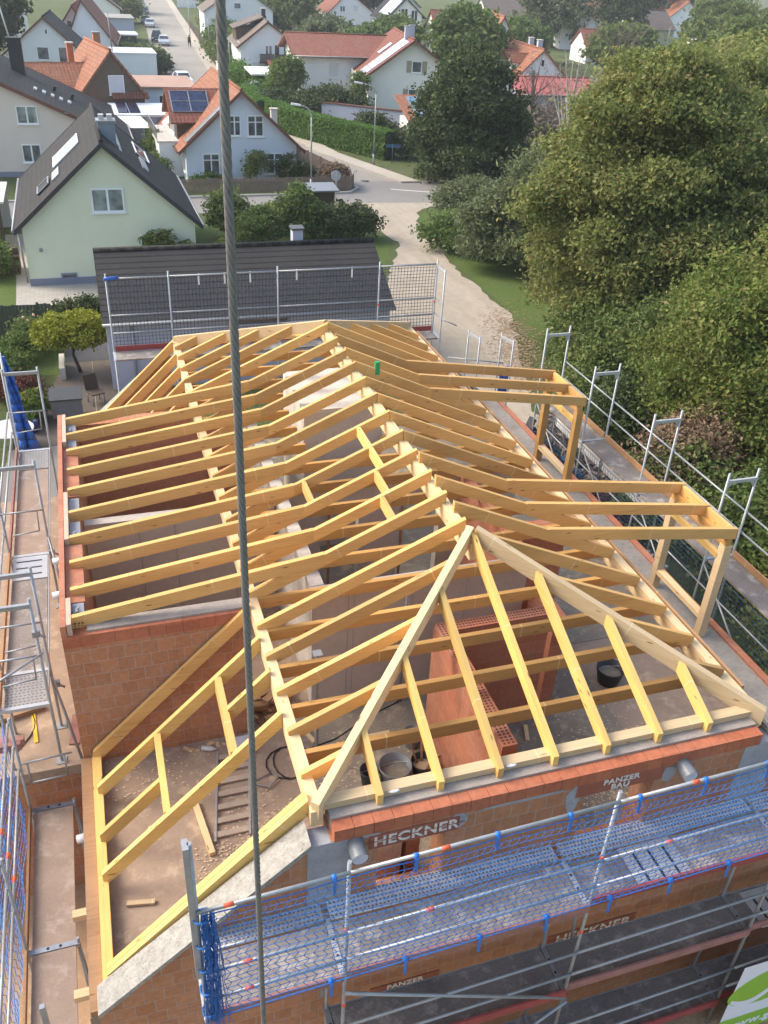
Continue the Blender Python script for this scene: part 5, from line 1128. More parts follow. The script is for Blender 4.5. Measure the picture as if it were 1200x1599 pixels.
house('row_house', 'white house with red roof at the top edge between upper house and glazed gable house', 72, 214, 84, 4.5, 4.5, 4.6, 4.6, 8.2, 12, WALL_W, ROOF_RED, wins=[('F', -1.2, 2.5, 1.2, 1.3, T2), ('F', 1.2, 2.5, 1.2, 1.3, T2)])
#END_HOUSES
# ------------------------------------------------------------------ trees and plants
rng = np.random.default_rng(11)
L_MAPLE = leafmat('maple_leaves', [(.105, .145, .042), (.15, .19, .052), (.205, .235, .066), (.27, .265, .085), (.35, .30, .12)], .45)
L_GREEN = leafmat('fresh_leaves', [(.085, .135, .028), (.12, .175, .034), (.165, .205, .045), (.23, .235, .06), (.25, .20, .08)], .4)
L_DARK = leafmat('dark_leaves', [(.036, .062, .020), (.054, .082, .025), (.074, .10, .031), (.10, .12, .038)], .3)
L_MID = leafmat('mid_leaves', [(.065, .115, .028), (.095, .155, .035), (.13, .19, .045), (.16, .21, .055)], .4)
L_PINE = leafmat('pine_needles', [(.095, .125, .050), (.13, .16, .068), (.165, .19, .088), (.12, .12, .06)], .3)
L_HEDGE = leafmat('hedge_leaves', [(.075, .16, .025), (.10, .20, .03), (.13, .23, .042)], .4)
L_BALL = leafmat('golden_leaves', [(.15, .19, .018), (.22, .25, .022), (.29, .30, .03), (.18, .20, .022)], .4)
L_RED = leafmat('maroon_leaves', [(.09, .03, .022), (.13, .042, .028), (.17, .065, .036)], .25)
L_RUST = leafmat('rust_leaves', [(.17, .11, .07), (.23, .155, .095), (.27, .19, .12)], .25)
L_GOV = leafmat('olive_leaves', [(.085, .135, .034), (.125, .175, .044), (.16, .20, .058), (.21, .22, .075)], .4)
L_TWIG = leafmat('bare_twigs', [(.15, .12, .095), (.20, .155, .12), (.25, .20, .155)], .05)
BARK = simple('bark', (.075, .058, .042), .95, .35, 5, bump=.6); BIRCH = simple('birch_bark', (.52, .49, .44), .8, .35, 4); GREYBARK = simple('grey_bark', (.17, .14, .11), .9, .3, 6)
def leafmesh(cent, nrm, size, seed, clump, elong=1.5, flat=.55):
    """cent (n,3) leaf centres, nrm (n,3) outward, clump (n,) random per clump"""
    r = np.random.default_rng(seed); n = len(cent)
    d = nrm*flat+r.normal(size=(n, 3))*.75+np.array([0, 0, .35]); d /= np.linalg.norm(d, axis=1)[:, None]
    a = r.normal(size=(n, 3)); a -= d*(a*d).sum(1)[:, None]; a /= np.linalg.norm(a, axis=1)[:, None]; b = np.cross(d, a)
    s = size*r.uniform(.6, 1.35, size=(n, 1)); L = a*s*elong*.5; Wd = b*s*.5
    bend = d*s*.18
    v = np.stack([cent-L, cent-Wd*.9+bend, cent+L, cent+Wd*.9+bend], 1).reshape(-1, 3)
    f = np.arange(4*n).reshape(-1, 4)
    u = np.repeat(r.uniform(.0, 1, n)*.35+clump*.65, 4); w_ = np.repeat(r.uniform(0, 1, n), 4)
    return v, f, np.stack([u, w_], 1)
def crown_pts(blobs, n, seed, clump=26, spread=.32, inner=.35, hole=.0, floor=None):
    r = np.random.default_rng(seed); B = np.array(blobs, float); vol = (B[:, 3]*B[:, 4]*B[:, 5])**(2/3.); vol /= vol.sum()
    nc = max(4, n//clump); k = r.choice(len(B), nc, p=vol); d = r.normal(size=(nc, 3)); d /= np.linalg.norm(d, axis=1)[:, None]
    d[:, 2] = np.where(d[:, 2] < -.55, -d[:, 2]*.5, d[:, 2])
    rad = np.where(r.random(nc) < inner, r.uniform(.35, .85, nc), r.uniform(.84, 1.04, nc)+.10*np.sin(d[:, 0]*7+k)+.08*np.sin(d[:, 1]*9+d[:, 2]*6+k*2))
    c = B[k, :3]+d*B[k, 3:6]*rad[:, None]
    tone = np.clip(r.normal(.5, .22, nc), 0, 1)
    # keep only clumps not deep inside another blob
    keep = np.ones(nc, bool)
    for j in range(len(B)):
        q = (((c-B[j, :3])/B[j, 3:6])**2).sum(1); keep &= ~((q < .42) & (k != j))
    c, d, tone = c[keep], d[keep], tone[keep]
    m = len(c); idx = np.repeat(np.arange(m), clump)
    # tiered, flattened sprays
    off = r.normal(size=(m*clump, 3))*spread*r.uniform(.6, 1.3, (m, 1))[idx]*np.array([1, 1, .55])
    p = c[idx]+off
    if floor is not None: ok = p[:, 2] > floor; p = p[ok]; idx = idx[ok]
    return p, d[idx], tone[idx]
def plant(name, label, cat, x, y, blobs, n, size, mat, trunk=None, group=None, seed=1, bark=None, clump=26, spread=.32, inner=.35, base=GZ, limbs=5, elong=1.5, crown='crown', flat=.55, floor=None):
    """blobs relative to the foot (x,y,base); trunk=(radius,height)"""
    t = empty(name, (x, y, base), 0, label, cat, group)
    p, nr, tn = crown_pts(blobs, n, seed, clump, spread, inner, floor=floor)
    v, f, uv = leafmesh(p, nr, size, seed+5, tn, elong, flat)
    me = bpy.data.meshes.new(crown); me.from_pydata(v.tolist(), [], f.tolist()); ul = me.uv_layers.new(name='UVMap'); ul.data.foreach_set('uv', uv.astype('f').ravel()); me.materials.append(mat)
    o = bpy.data.objects.new(crown, me); COL.objects.link(o); o.parent = t
    if trunk:
        r, h = trunk; m = mk(); rr = random.Random(seed); pts = [Vector((0, 0, 0))]
        for k in range(4): pts.append(pts[-1]+Vector((rr.uniform(-.1, .1), rr.uniform(-.1, .1), h/4)))
        for k in range(4): m.tube(pts[k], pts[k+1], r*(1.15-.18*k), 9, r*(1.15-.18*(k+1)), caps=k in (0,))
        for j in range(limbs):
            bl = blobs[j % len(blobs)]; tgt = Vector(bl[:3])+Vector((rr.uniform(-.5, .5)*bl[3], rr.uniform(-.5, .5)*bl[4], rr.uniform(-.1, .6)*bl[5]))
            a = pts[2+j % 3]; mid = a.lerp(tgt, .5)+Vector((rr.uniform(-.3, .3), rr.uniform(-.3, .3), .25)); m.tube(a, mid, r*.45, 7, r*.28, caps=False); m.tube(mid, tgt, r*.28, 6, r*.08, caps=False)
            for q in range(2): e = mid.lerp(tgt, .5)+Vector((rr.uniform(-1, 1)*bl[3]*.5, rr.uniform(-1, 1)*bl[4]*.5, rr.uniform(0, .5)*bl[5])); m.tube(mid.lerp(tgt, .4), e, r*.14, 5, r*.05, caps=False)
        m.build('trunk', bark or BARK, t, world=False)
    return t
def blobs_tree(rx, ry, h0, h1, n, seed, r0=.5):
    """an egg of foliage between heights h0..h1: one core and many small branch sprays round it"""
    rr = random.Random(seed); B = []; zc = (h0+h1)/2; rz = (h1-h0)/2
    B.append((0, 0, zc, rx*.66, ry*.66, rz*.72))
    for k in range(n):      # big limbs
        t = rr.uniform(0, 2*pi); e = rr.uniform(-.75, .9); q = sqrt(1-e*e)*.62; g = rr.uniform(.8, 1.2)*r0
        B.append((rx*q*cos(t), ry*q*sin(t), zc+rz*e*.7, rx*g*.60, ry*g*.60, rz*g*.40))
    for k in range(n*4):    # outer sprays
        t = rr.uniform(0, 2*pi); e = rr.uniform(-.85, .97); q = sqrt(1-e*e)*rr.uniform(.72, 1.0)*(1-.28*max(0, e)); g = rr.uniform(.6, 1.25)*r0*.42
        B.append((rx*q*cos(t), ry*q*sin(t), zc+rz*e*rr.uniform(.8, 1.0), rx*g*.75, ry*g*.75, rx*g*.5))
    return B
# the big maples on the right
plant('maple_tree', 'olive maple rising behind the right flank of the tallest maple', 'tree', 28.2, 31.5, blobs_tree(5.2, 4.8, .0, 11.6, 24, 3, .5), 100000, .15, L_MAPLE, (.38, 5), 'big maples on the right', 21, spread=.42, limbs=9)
plant('maple_tree', 'tall yellowing maple, middle tree of the big right hand group', 'tree', 31.5, 38.5, blobs_tree(5.6, 5.2, .4, 11.9, 24, 5, .5), 100000, .18, L_MAPLE, (.42, 6), 'big maples on the right', 22, spread=.45, limbs=9)
plant('maple_tree', 'tall yellowing maple at the right edge, rear of the big group', 'tree', 37.0, 42.5, blobs_tree(6.2, 5.5, .6, 11.9, 22, 6, .5), 80000, .20, L_MAPLE, (.42, 6), 'big maples on the right', 23, spread=.48, limbs=8)
plant('maple_tree', 'tallest maple, left edge tree of the big right hand group beside the gravel track', 'tree', 20.7, 26.2, blobs_tree(5.3, 5.0, -.8, 12.3, 30, 8, .46), 190000, .125, L_MAPLE, (.36, 6), 'big maples on the right', 24, spread=.34, limbs=12)
plant('maple_tree', 'shaded maple deep in the right hand group behind the near bright tree', 'tree', 26.6, 22.4, blobs_tree(4.6, 4.4, .0, 8.6, 20, 9, .5), 64000, .17, L_MAPLE, (.3, 4), 'big maples on the right', 25, spread=.42)
plant('maple_tree', 'low bushy maple closest to the bare scaffold frames, before the dark leaved one', 'tree', 18.6, 20.0, blobs_tree(3.4, 3.0, .0, 4.4, 18, 14, .5), 46000, .12, L_GOV, (.2, 2.5), 'big maples on the right', 34, spread=.32)
plant('near_tree', 'bright fresh green tree nearest the right scaffold at the right edge', 'tree', 19.2, 14.6, blobs_tree(4.4, 4.6, .2, 8.4, 26, 12, .46), 110000, .105, L_GREEN, (.25, 3.5), None, 26, spread=.30, limbs=9)
plant('hedge_bush', 'loose green shrub with brown twigs below the bright near tree', 'shrub', 15.0, 9.4, [(0, 0, 1.4, 2.3, 2.0, 1.8), (1.5, -2.0, 1.5, 2.2, 2.2, 1.7), (2.8, 1.0, 2.0, 1.8, 1.8, 1.5), (-.6, 2.6, 1.2, 1.8, 1.8, 1.5)], 36000, .11, L_GOV, (.08, 1.2), None, 27, spread=.26)
plant('hedge_bush', 'red brown withered shrub outside the right scaffold', 'shrub', 14.8, 12.8, [(0, 0, 1.6, 1.6, 1.4, 1.5), (1.2, .8, 1.9, 1.2, 1.2, 1.3)], 14000, .10, L_RUST, (.07, 1.2), None, 28, spread=.26)
plant('hedge_bush', 'low green shrub outside the lower end of the right scaffold', 'shrub', 13.6, 4.4, [(0, 0, 1.2, 1.8, 2.2, 1.6), (1.2, 2.0, 1.6, 1.9, 1.9, 1.7), (2.4, -1.5, 1.2, 2.0, 2.0, 1.6)], 26000, .10, L_GREEN, (.07, 1.0), None, 29, spread=.25)
plant('hedge_bush', 'dark shrub at the lower right edge behind the navy net', 'shrub', 13.2, -.5, [(0, 0, 1.0, 1.8, 2.2, 1.4), (1.8, 1.5, 1.2, 1.9, 1.9, 1.5)], 16000, .10, L_DARK, (.07, 1.0), None, 30, spread=.25)
EF = empty('end_frames', (8.6, 15, GZ), 0, 'pair of bare scaffold end frames by the gravel track at the far right corner', 'scaffold')
for (x0, y0) in ((8.2, 15.3), (9.05, 14.9)):
    for dx, dy in ((0, 0), (.12, -.55)): mk().tube((x0+dx, y0+dy, GZ), (x0+dx, y0+dy, -.38), .024, 8).build('frame_post', STEEL, EF)
    mk().bar((x0, y0, -.45), (x0+.12, y0-.55, -.45), .045, .08).build('frame_transom', ALU, EF)
mk().tube((7.75, 15.6, -1.3), (9.2, 14.9, -1.3), .02, 8).build('guard_rail', STEEL, EF)
plant('hedge_bush', 'leafy shrub between gravel track and right scaffold corner', 'shrub', 17.4, 23.4, [(0, 0, 1.6, 1.7, 1.6, 1.8), (1.4, -1.2, 1.3, 1.6, 1.6, 1.5), (-.6, -2.0, .9, 1.2, 1.3, 1.1)], 20000, .13, L_GOV, (.08, 1.2), None, 31, spread=.28)
plant('hedge_bush', 'dark undergrowth shrub in the shade right of the bare scaffold frames', 'shrub', 15.6, 17.4, [(0, 0, 1.0, 1.6, 1.6, 1.4), (1.6, -1.2, 1.3, 1.6, 1.5, 1.5), (1.2, 1.6, 1.2, 1.5, 1.5, 1.4), (3.0, .4, 1.6, 1.6, 1.5, 1.6)], 24000, .11, L_DARK, (.06, .8), None, 35, spread=.28)
plant('brushwood', 'brown brush along the outer side of the right scaffold', 'shrub', 13.3, 15.4, [(0, 0, .4, 1.0, 1.4, .6), (.4, -2.6, .4, 1.0, 1.4, .6), (.3, 2.4, .4, 1.0, 1.3, .6)], 9000, .10, L_TWIG, None, None, 36, spread=.25, elong=2.4)
# dark tree behind the junction
plant('dark_tree', 'large dense dark tree standing behind the road junction', 'tree', 26.1, 58.6, blobs_tree(4.2, 4.0, -1.6, 9.5, 26, 31, .48), 72000, .19, L_DARK, (.35, 3), None, 41, spread=.4, limbs=7)
B = [(.2, .5, 2.6, 1.9, 1.6, 1.5), (-1.3, .5, 3.6, 1.5, 1.3, .9), (.8, .6, 5.0, 1.9, 1.7, 1.2), (-.2, -.4, 4.3, 1.6, 1.4, .8), (1.9, .8, 5.7, 1.3, 1.2, .8), (-.9, -1.0, 1.6, 1.6, 1.2, .8), (1.9, -.2, 3.4, 1.5, 1.4, 1.0), (.7, -1.6, 1.4, 1.5, 1.0, .8), (2.7, .6, 2.0, 1.4, 1.3, 1.2), (-2.6, 1.2, 2.6, 1.2, 1.1, .7), (-2.9, .4, 1.3, 1.0, 1.0, .6), (1.9, -1.6, 2.4, 1.1, 1.0, .7)]
plant('pine_tree', 'grey green pine with drooping layered branches on the side lawn', 'tree', 21.3, 37.4, B, 70000, .10, L_PINE, (.17, 1.6), None, 43, spread=.34, limbs=12, elong=2.8, clump=26, inner=.5)
plant('lawn_bush', 'broad mid green bush between the pine and the gravel track', 'shrub', 20.0, 40.2, [(0, 0, .9, 1.3, 1.2, 1.0), (-.5, 1.3, 1.1, 1.2, 1.1, 1.1)], 12000, .11, L_MID, (.05, .6), None, 46, spread=.24)
plant('lawn_bush', 'dark glossy bush on the lawn left of the pine', 'shrub', 19.2, 41.0, [(0, 0, 1.0, 1.6, 1.4, 1.2), (-1.2, 1.0, .9, 1.3, 1.2, 1.0), (1.2, -.6, 1.2, 1.3, 1.3, 1.2)], 13000, .13, L_MID, (.06, .8), None, 44, spread=.26)
plant('lawn_bush', 'pale airy bush at the tip of the side lawn by the road', 'shrub', 21.3, 47.2, [(0, 0, 1.7, 1.5, 1.3, 1.0), (-.8, .4, 1.5, 1.0, 1.0, .9), (1.0, .5, 1.9, 1.2, 1.1, .9)], 9000, .13, L_PINE, (.05, 1.2), None, 45, bark=GREYBARK, spread=.3, limbs=7)
# birch with bare twigs
def bare_tree(name, label, x, y, h, spread, bark, seed, twigs=True, lean=.0, n=12):
    rr = random.Random(seed); t = empty(name, (x, y, GZ), 0, label, 'tree'); m = mk(); top = Vector((lean, 0, h*.62)); m.tube((0, 0, 0), top*.5, .17, 8, .13); m.tube(top*.5, top, .13, 8, .09, caps=False)
    tw = mk()
    for k in range(n):
        a = top*rr.uniform(.55, 1.0); e = a+Vector((rr.uniform(-1, 1)*spread, rr.uniform(-1, 1)*spread, rr.uniform(.25, .42)*h)); c = a.lerp(e, .5)+Vector((0, 0, -.2)); m.tube(a, c, .065, 6, .042, caps=False); m.tube(c, e, .042, 5, .012, caps=False)
        for j in range(9):
            s = c.lerp(e, rr.uniform(0, 1)); q = s+Vector((rr.uniform(-1, 1), rr.uniform(-1, 1), rr.uniform(-.9, .7)))*spread*.45; tw.tube(s, q, .014, 3, .006, caps=False)
            for i in range(4): s2 = s.lerp(q, rr.uniform(.2, 1)); tw.tube(s2, s2+Vector((rr.uniform(-1, 1), rr.uniform(-1, 1), rr.uniform(-1.2, .3)))*spread*.22, .008, 3, .004, caps=False)
    m.build('trunk', bark, t, world=False); tw.build('twigs', simple('twig', (.13, .10, .075), .9, .3, 5), t, world=False); return t
bare_tree('birch_tree', 'bare white barked birch rising above the maples, upper right', 27.0, 46.5, 11.6, 1.5, BIRCH, 5, lean=.5)
bare_tree('bare_tree', 'thin bare tree beside the pink roofed shed', 36.0, 69, 8, 2.0, GREYBARK, 9, n=14)
bare_tree('bare_tree', 'bare grey tree right of the two dormer house', 60.0, 96, 10, 3.2, GREYBARK, 15, n=16)
plant('brushwood', 'reddish brown brush thicket below the pink shed', 'shrub', 37.5, 72.0, [(0, 0, 1.6, 3.0, 2, 1.6), (3.2, 2, 1.8, 3, 2, 1.8), (-3, -1, 1.2, 2, 1.5, 1.2)], 9000, .16, L_TWIG, None, None, 47, spread=.5, elong=3)
plant('brushwood', 'dark red shrub beside the tiny orange shed', 'shrub', 34.3, 70.5, [(0, 0, 1.2, 1.5, 1.2, 1.2)], 3500, .18, L_RED, None, None, 48, spread=.35)
plant('brushwood', 'grey brown thicket around the bare birch', 'shrub', 50, 78, [(0, 0, 2.4, 4, 3, 2.6), (5, 4, 3, 4, 3, 3), (-4, -6, 1.6, 3.4, 3, 1.8), (9, 10, 3, 5, 4, 3)], 16000, .26, L_TWIG, None, None, 49, spread=.7, elong=2.6)
# garden of the mint house
plant('garden_shrub', 'olive shrub at the left of the row behind the garage roof', 'shrub', 5.9, 45.6, [(0, 0, 1.5, 1.0, .9, 1.3), (.5, -.4, 1.3, .9, .8, 1.1)], 9000, .12, L_GOV, (.05, .8), None, 51, spread=.22)
plant('garden_shrub', 'pale green rounded shrub second in the row behind the garage roof', 'shrub', 7.3, 43.6, [(0, 0, 1.0, 1.1, 1.0, 1.1), (.3, .5, 1.2, .9, .9, .9)], 9000, .12, L_MID, (.05, .6), None, 52, spread=.22)
plant('garden_shrub', 'tall glossy round shrub left of the chimney on the garage roof', 'shrub', 9.9, 45.0, [(0, 0, 1.5, 1.2, 1.1, 1.5), (.5, -.2, 1.1, 1.0, .9, 1.1)], 11000, .14, L_MID, (.06, .8), None, 53, spread=.24)
plant('garden_shrub', 'dark clipped shrub right of the chimney on the garage roof', 'shrub', 12.3, 44.6, [(0, 0, .9, 1.3, 1.0, 1.1), (1.2, .1, .9, 1.1, 1.0, 1.0), (-.9, .2, .8, 1.0, .9, .9)], 12000, .13, L_DARK, (.05, .5), None, 54, spread=.22)
plant('garden_shrub', 'light leaved low shrub beside the round shrub behind the garage', 'shrub', 8.6, 47.0, [(0, 0, .7, 1.0, .8, .8)], 4000, .12, L_GREEN, (.04, .4), None, 55, spread=.22)
plant('young_bamboo', 'pale bamboo shoots before the lower window of the mint house', 'plant', 1.5, 38.1, [(-.5, 0, 1.5, .35, .2, .9), (.2, 0, 1.7, .4, .2, .9), (1.1, -.1, 1.2, .5, .3, .8), (3.0, 0, 1.3, .4, .3, .8)], 3000, .12, L_GREEN, None, None, 56, spread=.16, elong=2.6)
plant('ball_tree', 'golden yellow clipped ball tree on a thin stem beside the terrace', 'tree', -2.75, 27.6, [(0, 0, 1.75, 1.35, 1.05, .62), (-.6, 0, 1.6, .8, .85, .6), (.65, .05, 1.6, .75, .85, .6)], 22000, .085, L_BALL, (.07, 1.5), None, 57, spread=.13, limbs=6)
plant('rose_bush', 'rose bush with pale blooms against the dark garden fence', 'plant', -4.6, 30.2, [(0, 0, .8, .5, .4, .7), (.5, -.2, .6, .45, .4, .5)], 2500, .08, L_GOV, (.02, .5), None, 58, spread=.16)
m = mk()
for k in range(9): m.ball((-4.9+random.uniform(0, 1.1), 29.8+random.uniform(-.2, .3), GZ+random.uniform(.7, 1.7)), .055, 7, 5)
tag(m.build('rose_blooms', simple('rose_pink', (.75, .45, .30), .7, .25, 9), loc=(-4.5, 30, GZ+1)), 'pale pink roses on the bush before the dark fence', 'flowers')
plant('garden_shrub', 'dark low shrubs along the paving below the mint wall', 'shrub', -2.4, 33.8, [(0, 0, .4, .8, .4, .5), (1.0, 0, .5, .7, .4, .55), (-.9, .1, .3, .5, .4, .4)], 4500, .10, L_DARK, None, None, 59, spread=.18)
plant('maroon_shrub', 'flat maroon shrub left of the blue tarpaulin', 'shrub', -4.9, 25.2, [(0, 0, .5, .75, .6, .5)], 3500, .08, L_RED, None, None, 60, spread=.15)
plant('border_plants', 'green border plants at the left edge beyond the left scaffold', 'plant', -5.4, 27.6, [(0, 0, .5, .7, .9, .6), (.4, 1.6, .6, .6, .6, .7), (-.5, -1.5, .4, .5, .5, .5)], 5000, .10, L_MID, None, None, 61, spread=.2)
plant('border_plants', 'tall grass tuft beside the round garden table', 'plant', -4.5, 23.6, [(0, 0, .5, .35, .35, .55)], 1200, .12, L_GREEN, None, None, 62, spread=.14, elong=4)
plant('wild_shrub', 'green shrub at the far left edge below the patio roof', 'shrub', -6.4, 40.2, [(0, 0, .9, .7, .8, .9), (-.8, .8, 1.0, .8, .8, 1.0)], 4500, .13, L_MID, None, None, 63, spread=.24)
# long clipped hedge and plants around the junction
def hedge(name, label, pts, hgt, wd, n, seed, mat=L_HEDGE):
    t = empty(name, (*pts[0], GZ), 0, label, 'hedge'); r = np.random.default_rng(seed); P = np.array(pts, float); seg = np.linalg.norm(np.diff(P, axis=0), axis=1); cum = np.concatenate([[0], np.cumsum(seg)])
    s = r.uniform(0, cum[-1], n); k = np.clip(np.searchsorted(cum, s)-1, 0, len(seg)-1); f = (s-cum[k])/seg[k]; c = P[k]+(P[k+1]-P[k])*f[:, None]; d = (P[k+1]-P[k])/seg[k][:, None]; nn = np.stack([d[:, 1], -d[:, 0]], 1)
    side = r.choice([-1, 1, 0], n, p=[.35, .35, .3]); lat = np.where(side == 0, r.uniform(-1, 1, n)*wd/2, side*wd/2)+r.normal(0, .06, n); z = np.where(side == 0, hgt+r.normal(0, .05, n), r.uniform(0, hgt, n))
    p = np.stack([c[:, 0]+nn[:, 0]*lat, c[:, 1]+nn[:, 1]*lat, z], 1)-np.array([*pts[0], 0]); nr = np.stack([nn[:, 0]*side, nn[:, 1]*side, (side == 0)*1.], 1)
    v, fc, uv = leafmesh(p, nr, .17, seed, r.uniform(0, 1, n), 1.5, 1.2); me = bpy.data.meshes.new('foliage'); me.from_pydata(v.tolist(), [], fc.tolist()); ul = me.uv_layers.new(name='UVMap'); ul.data.foreach_set('uv', uv.astype('f').ravel()); me.materials.append(mat)
    o = bpy.data.objects.new('foliage', me); COL.objects.link(o); o.parent = t
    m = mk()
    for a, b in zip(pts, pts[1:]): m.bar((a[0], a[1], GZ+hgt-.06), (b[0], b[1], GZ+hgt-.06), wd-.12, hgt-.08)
    m.build('branches', simple('hedge_shade_core', (.02, .035, .01), .95, .4, 8), t); return t  # solid core, not modelled twigs; shade between the leaves is its dark colour
hedge('clipped_hedge', 'long clipped bright green hedge along the street behind the junction', [(16.2, 84), (16.9, 79.6), (19.2, 74.2), (22.8, 67.5)], 2.15, 1.3, 26000, 71)
hedge('clipped_hedge', 'short green hedge running back behind the blue white house', [(16.0, 98), (15.9, 86)], 1.9, 1.6, 9000, 72)
plant('hedge_bush', 'dark rounded bush at the right end of the long hedge', 'shrub', 24.2, 68.2, [(0, 0, 1.0, 1.1, 1.0, 1.1)], 4500, .17, L_DARK, None, None, 73, spread=.3)
plant('garden_tree', 'dark round leafy tree behind the hedge before the red long house', 'tree', 20.6, 97.5, [(0, 0, 2.6, 1.35, 1.35, 1.9), (.4, 0, 3.2, 1.0, 1.0, 1.3), (-.4, 0, 1.9, 1.1, 1.0, 1.3)], 10000, .26, L_MID, (.15, 1.5), None, 74, spread=.4)
plant('garden_tree', 'grey green spreading shrub tree behind the middle of the hedge', 'tree', 21.4, 83.5, [(0, 0, 1.9, 2.6, 2.0, 1.6), (2, -.6, 1.7, 2.0, 1.6, 1.4), (-1.6, .5, 1.5, 1.8, 1.6, 1.3)], 16000, .2, L_DARK, (.1, 1), None, 75, spread=.36)
plant('garden_shrub', 'dark shrub left of the grey green one behind the hedge', 'shrub', 18.2, 89.5, [(0, 0, 1.2, 1.9, 1.6, 1.3)], 6000, .2, L_DARK, None, None, 76, spread=.34)
plant('garden_shrub', 'dark bush between long hedge and garden wall', 'shrub', 23.6, 76.0, [(0, 0, 1.2, 1.3, 1.1, 1.2), (1.0, -.4, 1.0, 1.0, .9, 1.0)], 5500, .18, L_DARK, None, None, 77, spread=.32)
plant('garden_shrub', 'small upright conifer before the grey garden wall', 'shrub', 24.3, 71.8, [(0, 0, 1.0, .55, .5, 1.1)], 3000, .14, L_DARK, None, None, 78, spread=.2)
plant('garden_shrub', 'thin leggy shrubs before the grey garden wall beside the conifer', 'shrub', 25.8, 71.3, [(0, 0, .7, .9, .5, .7)], 1600, .14, L_GOV, None, None, 79, spread=.25)
plant('climber', 'leafy climber on the balcony side of the solar roof house', 'plant', 27.2, 92, [(0, 0, 2.6, .8, .8, 1.2), (-.2, 0, 1.4, .7, .8, 1.0)], 3000, .2, L_MID, None, None, 80, spread=.3)
plant('rust_bush', 'rust brown rounded bush behind the fence corner of the blue white house', 'shrub', 15.7, 58.6, [(0, 0, .75, 1.0, .8, .65)], 7000, .13, L_RUST, None, None, 81, spread=.2)
plant('wall_shrub', 'dark climbing shrub at the right window of the blue white house', 'shrub', 12.6, 59.2, [(0, 0, .9, .8, .5, 1.0), (.8, -.2, .7, .7, .5, .7)], 6000, .13, L_DARK, None, None, 82, spread=.22)
plant('wall_shrub', 'thin leggy shrub between the lower windows of the blue white house', 'shrub', 10.2, 59.3, [(0, 0, 1.5, .7, .35, .9), (-.4, 0, .9, .4, .3, .7)], 1400, .14, L_GOV, (.04, 1.3), None, 83, spread=.22)
plant('wall_shrub', 'low clipped shrubs at the left lower window of the blue white house', 'shrub', 6.9, 59.4, [(0, 0, .4, .45, .3, .5), (.9, 0, .3, .4, .3, .35), (-.9, 0, .3, .4, .3, .35)], 2500, .11, L_MID, None, None, 84, spread=.16)
plant('wall_shrub', 'bushes in the yard left of the blue white house', 'shrub', 3.4, 62.5, [(0, 0, .7, .8, 1.2, .8), (.2, 3.5, 1.2, .7, 1.2, 1.2)], 5500, .15, L_MID, None, None, 85, spread=.26)
plant('street_hedge', 'loose green hedge with tall grasses left of the street by the white garage', 'hedge', 7.8, 133, [(0, 0, 1.0, 2.6, 3, 1.2), (1.5, -5, 1.1, 1.4, 2.0, 1.3), (-3, 1.5, 1.2, 2, 2.5, 1.3)], 7000, .3, L_GOV, None, None, 86, spread=.5)
plant('street_hedge', 'dark clipped bush at the street end of the white garage', 'hedge', 9.4, 122.5, [(0, 0, 1.1, 1.1, 2, 1.3)], 3000, .25, L_DARK, None, None, 87, spread=.4)
plant('street_hedge', 'green garden bushes right of the pavement along the street', 'hedge', 22, 152, [(0, 0, 1.4, 2.6, 5, 1.6), (2.5, 16, 1.6, 2.6, 6, 1.8), (-2.0, -16, 1.3, 1.8, 5, 1.4), (4.5, 34, 1.8, 2.8, 8, 2), (5, 2, 1.8, 2, 5, 1.6)], 16000, .36, L_MID, None, None, 88, spread=.6)
plant('street_hedge', 'bright green bushes beside the white carport right of the street', 'hedge', 18.2, 113, [(0, 0, 1.0, 1.4, 4.5, 1.3), (1.5, -8, .9, 1.2, 4, 1.1)], 7000, .28, L_HEDGE, None, None, 89, spread=.45)
# background trees
def far_tree(label, x, y, r, h, mat, seed, n=9000, sz=.5): return plant('far_tree', label, 'tree', x, y, blobs_tree(r, r, h*.08, h, 9, seed, .62), n, sz, mat, (.3, h*.35), 'trees in the background', seed, spread=.7, limbs=4)
far_tree('big mid green tree behind the dark tree and the solar roof house', 46.0, 109, 5.2, 9.3, L_MID, 91, 20000, .42)
far_tree('dark tree mass at the top left corner', -13, 128, 8, 12, L_DARK, 92, 16000, .5)
far_tree('dark tree behind the white house at the left edge', -17, 104, 6, 9, L_DARK, 93, 9000)
far_tree('olive tree between large white house and upper house', 38, 182, 6, 9, L_GOV, 94)
far_tree('dark green tree left of the upper house', 44, 205, 7, 11, L_DARK, 95)
far_tree('round olive tree above the maple crowns, upper right', 82, 132, 5.0, 6.8, L_GOV, 96, 15000, .5)
far_tree('drooping grey green tree right of the orange house', 92, 176, 8, 13, L_PINE, 97, 14000, .5)
far_tree('fresh green round shrub tree below the orange house', 72, 148, 4.5, 6.5, L_MID, 98, 7000)
far_tree('dark spruce left of the far orange roof', 108, 178, 5, 13, L_DARK, 99, 9000)
far_tree('olive tree before the far pergola house', 128, 172, 8, 11, L_GOV, 100, 10000, .6)
far_tree('dull green tree mass at the top right edge', 107, 138, 8, 10, L_GOV, 101, 18000, .55)
far_tree('dull green tree at the right edge behind the maples', 84, 104, 7, 9, L_GOV, 102, 14000, .5)
far_tree('tree beside the glazed gable house', 50, 150, 4, 6, L_MID, 103, 6000)
far_tree('shrub tree before the upper house', 45, 150, 3.2, 4.4, L_MID, 104, 5000)
far_tree('dark tree at the top right behind the far small house', 150, 230, 12, 16, L_DARK, 105, 9000, .8)
far_tree('hazy green tree at the top edge above the orange house', 118, 232, 12, 15, L_GOV, 106, 9000, .8)
far_tree('hazy tree at the top edge left of the slate house', 70, 228, 9, 13, L_MID, 107, 8000, .7)
far_tree('green tree at the far end of the street, left side', 10, 236, 6, 8, L_MID, 108, 6000, .5)
